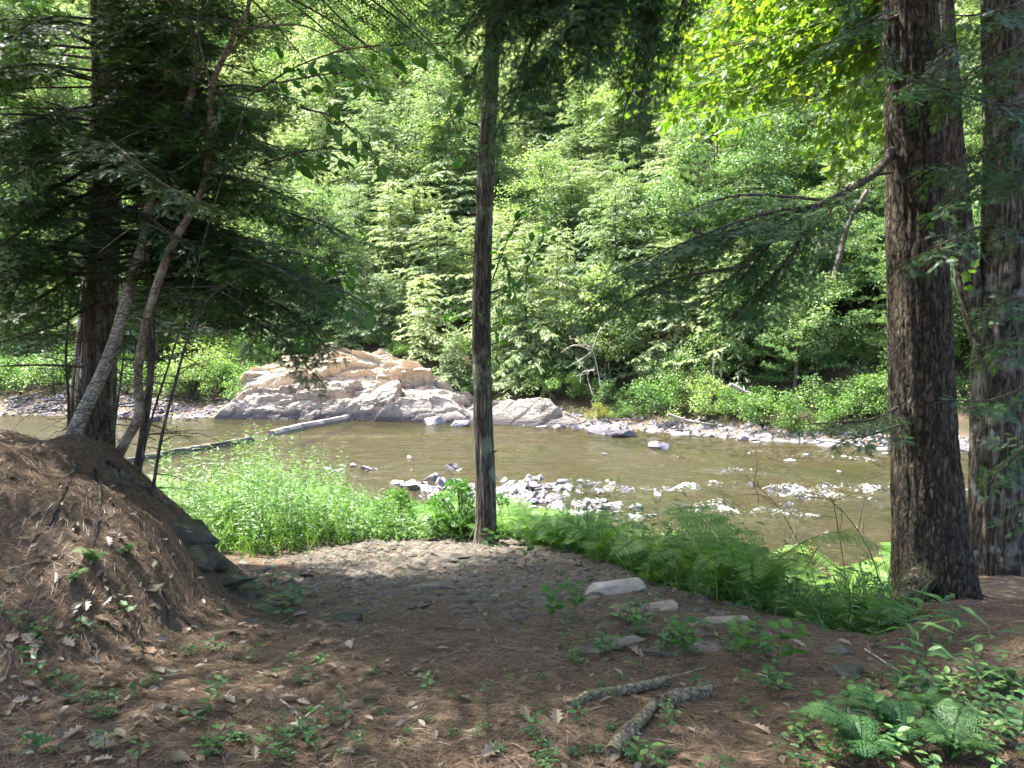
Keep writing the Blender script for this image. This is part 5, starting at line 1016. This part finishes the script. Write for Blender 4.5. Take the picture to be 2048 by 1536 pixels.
gs = 'flat grey stones on the path'
for k in range(110):
    px = R.uniform(470, 1230); py = R.uniform(1105, 1230) ; 
    if R.random() < (py - 1120) / 150: continue
    g = on(px, py); put_rock(slab[k % 7], g[0], g[1], R.uniform(.05, .13), M['schist'], 'path_stone', 'small flat grey stone on the stony stretch of path before the weeds', 'stone', gs, z=g[2], tilt=.15, sc=(1.3, 1, .6), sink=.25)
# gravel chips (beyond counting)
def chips(n, xr, yr, keep, s0, s1, seed, name, m, label, flat=.28):
    rg = np.random.default_rng(seed); x = rg.uniform(*xr, n * 4); y = rg.uniform(*yr, n * 4); ok = keep(x, y, rg); x, y = x[ok][:n], y[ok][:n]; n = len(x)
    tv = np.array([(1, 0, 0), (.45, .8, .1), (-.5, .7, 0), (-1, -.1, .1), (-.4, -.75, 0), (.6, -.65, .1), (.5, .05, 1), (-.3, .3, .9), (-.25, -.35, 1.05)]); tf = [(0, 1, 6), (1, 2, 7), (1, 7, 6), (2, 3, 7), (3, 8, 7), (3, 4, 8), (4, 5, 8), (5, 6, 8), (5, 0, 6), (6, 7, 8)]
    f = Fol(); s = s0 + (s1 - s0) * rg.random(n) ** 2; a = rg.random(n) * 6.28; D = np.stack([np.cos(a), np.sin(a), .1 * rg.normal(size=n)], -1); N = nrm(UP + .18 * rg.normal(size=(n, 3)))
    tv2 = tv * [1, 1, flat] ; f.add((tv2, tf), np.column_stack([x, y, H(x, y) - .003]), D, N, s, s * rg.uniform(.6, 1, n)); return tag(f.build(name, M[m]), label, 'gravel', kind='stuff')
chips(5200, (-3, 2.2), (4.6, 11.5), lambda x, y, g_: (y < y_edge(x) + .6) & (g_.random(len(x)) < sstep(4.8, 8.0, y + .5 * vnoise(x, y)) * sstep(-2.6, -1.9, x + .15 * (y - 7))), .018, .085, 401, 'gravel', 'schist', 'broken flat grey stone chips covering the path before the weeds')
chips(2600, (-5, 5.2), (17.2, 23.5), lambda x, y, g_: (H(x, y) > WATER - .03) & (y > 17), .03, .14, 402, 'gravel', 'stone', 'pale pebbles of the gravel bar at the river edge', .5)
chips(6500, (-30, 24), (25, 47), lambda x, y, g_: (np.abs(y - y_far(x) - .9) < 1.5 * (.4 + g_.random(len(x)))) & (H(x, y) > WATER - .05), .06, .24, 403, 'rubble', 'stone', 'small broken stones strewn along the far shoreline', .6)
# pine needles
rg = np.random.default_rng(83); n = 95000; yy = 1.9 + 7.6 * rg.random(n) ** 1.35; xx = rg.uniform(-1, 1, n) * (yy * .72 + .8)
ok = (yy < y_edge(xx) + .25) & (rg.random(n) > .75 * sstep(5.8, 7.5, yy) * sstep(-2.0, -1.5, xx) * (xx < 2.4)); xx, yy = xx[ok], yy[ok]; zz = H(xx, yy); a = rg.random(len(xx)) * 6.28; e = .06
ca, sa = np.cos(a), np.sin(a); dz = (H(xx + ca * e, yy + sa * e) - zz) / e; D = np.stack([ca, sa, dz + .06 * rg.normal(size=len(xx))], -1)
f = Fol(); l = rg.uniform(.06, .14, len(xx)); f.add(T([(0, .5, 0), (.5, .5, .05), (1, 0, 0), (.5, -.5, .05), (0, -.5, 0)], [(0, 4, 3, 1), (1, 3, 2)]), np.column_stack([xx, yy, zz + .003 + .006 * rg.random(len(xx))]), D, UP + .3 * rg.normal(size=D.shape), l, .0026)
tag(f.build('fallen_needles', M['needles']), 'red brown fallen pine needles carpeting the ground', 'needles', kind='stuff')
# dry leaves
def single(tm, L_, asp, seed, curl=.3):
    f = Fol(); f.add(tm, np.array([[-.5 * L_, 0, .012]]), np.array([[1., 0, 0]]), UP[None], L_, L_ * asp); return f.mesh('dry_leaf')
lv = [single(OAK, .17, .62, 1), single(MAPLE, .13, .55, 2), single(OVATE, .11, .6, 3), single(OAK, .14, .7, 4)]
def lay(me, px, py, s, label, group, m='litter', name='dry_leaf'):
    g = on(px, py); o = bpy.data.objects.new(name, me); COL.objects.link(o)
    if not me.materials: me.materials.append(M[m])
    nx_ = (gz(g[0] - .06, g[1]) - gz(g[0] + .06, g[1])) / .12; ny_ = (gz(g[0], g[1] - .06) - gz(g[0], g[1] + .06)) / .12
    q = Vector((nx_ + R.normal() * .22, ny_ + R.normal() * .22, 1)).to_track_quat('Z', 'Y'); q = q @ Vector((0, 0, 1)).rotation_difference(Vector((0, 0, 1)))
    from mathutils import Euler
    o.rotation_euler = (q @ Euler((0, 0, R.random() * 6.28)).to_quaternion()).to_euler(); o.location = (g[0], g[1], gz(g[0], g[1]) + .012); o.scale = (s, s, s); return tag(o, label, 'leaf', group)
for k in range(150):
    px = abs(R.normal()) * 330 + R.uniform(-20, 120); py = R.uniform(1240, 1535) if k % 3 else R.uniform(1050, 1300)
    if px > 780: continue
    lay(lv[k % 4], px, py, R.uniform(.3, .72), 'pale dry curled leaf on the needles at the foot of the mound', 'dry leaves at the mound foot')
for k in range(60):
    px = R.uniform(500, 1950); py = R.uniform(1230, 1535); lay(lv[k % 4], px, py, R.uniform(.35, .75), 'brown dry leaf lying on the open needle covered path', 'dry leaves on the path')
for k in range(14): lay(lv[2], R.uniform(500, 1350), R.uniform(1200, 1500), R.uniform(.3, .6), 'small yellow fallen leaf on the path', 'yellow leaves on the path')
# small leaf bits (beyond counting)
rg = np.random.default_rng(84); n = 2600; yy = 2.2 + 7 * rg.random(n) ** 1.2; xx = rg.uniform(-1, 1, n) * (yy * .72 + .5); dn = np.where(xx < -.2 * yy, 1, .4); ok = (yy < y_edge(xx)) & (rg.random(n) < dn); xx, yy = xx[ok], yy[ok]
f = Fol(); a = rg.random(len(xx)) * 6.28; f.add(OVATE, np.column_stack([xx, yy, H(xx, yy) + .012]), np.stack([np.cos(a), np.sin(a), .25 * rg.normal(size=len(xx))], -1), UP + .45 * rg.normal(size=(len(xx), 3)), rg.uniform(.02, .07, len(xx)), .03)
tag(f.build('leaf_litter', M['litter']), 'small broken bits of dry leaf scattered over the needles', 'leaf litter', kind='stuff')
# fallen branches in the foreground
def glog(pts, r0, r1, m, label, name='fallen_branch', cat='branch', n=26, twigs=0, seed=0, sides=12, bump=.22):
    q = [on(*p) for p in pts]; q = [a + [0, 0, (r0 + (r1 - r0) * i / (len(q) - 1)) * .75] for i, a in enumerate(q)]; return stick(name, q, r0, r1, m, label, cat, sides, bump, n, twigs, seed=seed, tl=.25)
glog([(1140, 1418), (1180, 1398), (1240, 1390), (1300, 1378), (1335, 1370)], .022, .032, M['wood_log'], 'long half buried weathered branch left of the mossy log piece', twigs=3, seed=5)
glog([(1330, 1418), (1352, 1404), (1385, 1398), (1425, 1390)], .04, .032, M['wood_log'], 'short thick broken log piece with green lichen', 'log_piece', 'log')
glog([(1222, 1522), (1250, 1480), (1285, 1445), (1310, 1412)], .036, .026, M['wood_log'], 'tapering broken branch pointing toward the viewer, nearest of the three')
glog([(1232, 1232), (1252, 1238), (1272, 1244)], .055, .055, M['wood_log'], 'short sawn pale log piece below the split rock chunk', 'log_piece', 'log')
glog([(870, 1258), (930, 1262), (1000, 1263)], .008, .004, M['bark_dead'], 'thin straight dark stick lying across the path', 'stick', 'stick')
glog([(1010, 1225), (1030, 1238), (1045, 1250)], .012, .008, M['bark_dead'], 'short dark curved stick at the right of the path', 'stick', 'stick')
glog([(660, 1090), (700, 1100), (760, 1108)], .012, .006, M['bark_dead'], 'dark stick lying along the edge of the weeds', 'stick', 'stick', twigs=3)
glog([(1270, 1270), (1340, 1278), (1400, 1290)], .012, .008, M['bark_dead'], 'dark curved stick at the rim of the drop', 'stick', 'stick', twigs=2)
glog([(560, 1400), (590, 1425), (610, 1450)], .006, .004, M['drift'], 'pale bent twig on the needles near the fallen leaves', 'stick', 'stick', twigs=2)
glog([(250, 1100), (320, 1180), (390, 1260)], .009, .006, M['bark_dead'], 'long dark twig lying down the mound slope', 'stick', 'stick', twigs=4)
glog([(1730, 1300), (1800, 1345), (1850, 1372)], .006, .004, M['drift'], 'pale dead twig among the herbs below the knotted root', 'stick', 'stick', twigs=3)
t = Tub(); rg = np.random.default_rng(9)
for k in range(9): a = on(425, 1085); t.tube(spline([a, a + rg.normal(size=3) * .12 + [.1, 0, .1], a + rg.normal(size=3) * .16 + [.25, 0, .05]], 6), np.linspace(.007, .003, 6), 4, cap=False)
tag(t.build('dead_twigs', M['bark_dead']), 'tangle of dead twigs on the mound edge under the boulder', 'twigs')
# seedlings and small ferns
sl = [seedling(111, .20, .085, 7), seedling(112, .28, .10, 8, st=2), seedling(113, .16, .09, 5, MAPLE, .52), seedling(114, .12, .05, 9, st=3), seedling(115, .34, .11, 9, st=2)]
for o in sl: o.name = 'seedling'
bl = seedling(116, .30, .22, 7, LANCE, .16, 'broad_grass', st=1)
nf_ = fern(6, .32, 75, 30, True, .30, .007, 'cover')
used.clear()
def near(root, px, py, s, label, cat, group): g = on(px, py); return place(root, g[0], g[1], s, label=label, cat=cat, group=group, z=gz(g[0], g[1]) - .005)
for k in range(110):
    px = 2060 - abs(R.normal()) * 330; py = R.uniform(1370, 1560) if k % 5 else R.uniform(1260, 1400)
    near(sl[(0, 1, 4, 0, 2)[k % 5]], px, py, R.uniform(.3, .66), 'green herb in the leafy patch covering the right foreground', 'herb', 'herbs in the right foreground')
for k in range(34):
    near(sl[k % 4], R.uniform(1130, 1560), R.uniform(1235, 1330), R.uniform(.4, .8), 'light green seedling along the rim between path and ferns', 'seedling', 'seedlings at the rim')
for k in range(60):
    px = R.uniform(-20, 640); py = R.uniform(1220, 1540); near(sl[(2, 3, 0)[k % 3]], px, py, R.uniform(.35, .7), 'small green seedling growing through dry leaves at the mound foot', 'seedling', 'seedlings at the mound foot')
for k in range(55):
    px = R.uniform(560, 1350); py = R.uniform(1330, 1540); near(sl[(3, 3, 0)[k % 3]], px, py, R.uniform(.25, .5), 'tiny green seedling scattered on the needle covered path', 'seedling', 'seedlings on the path')
for k in range(16): near(sl[2], R.uniform(480, 640), R.uniform(1150, 1260), R.uniform(.6, 1), 'maple seedling where the mound meets the path', 'seedling', 'maple seedlings at the path edge')
for k in range(8): near(bl, R.uniform(1780, 2060), R.uniform(1240, 1440), R.uniform(.7, 1.2), 'long bladed grassy plant near the furrowed trunk foot', 'grass plant', 'long bladed plants')
for px, py, s, lb in ((1800, 1500, .95, 'lacy fern lowest in the right foreground'), (1900, 1520, .8, 'lacy fern right of the lowest one'), (1720, 1530, .9, 'lacy fern at the lower edge left of the others'), (1860, 1440, .7, 'small lacy fern behind the bigger ones in the right foreground'), (190, 1130, .5, 'small fern low on the mound slope under the birch'), (255, 1110, .35, 'tiny fern right of the small fern on the mound'), (150, 1165, .35, 'tiny drooping fern lowest on the mound')):
    near(nf_, px, py, s, lb, 'fern', None)
lgs = seedling(117, .5, .15, 9, OVATE, .66, 'leafy_seedling', 'ovate', 2)
for px, py, s, lb in ((1100, 1262, .7, 'tall seedling with big round leaves left of the split rock chunk'), (1150, 1240, .6, 'big leaved seedling touching the split rock chunk'), (1370, 1330, .6, 'big leaved seedling on the flat bedrock ledge'), (1480, 1335, .6, 'big leaved seedling right along the ledge'), (990, 1118, .8, 'leafy seedling at the right foot of the centre trunk'), (1560, 1350, .7, 'big leaved seedling left of the flat small stone'), (1050, 1135, .8, 'leafy seedling under the ferns right of the centre trunk')):
    near(lgs, px, py, s, lb, 'seedling', None)
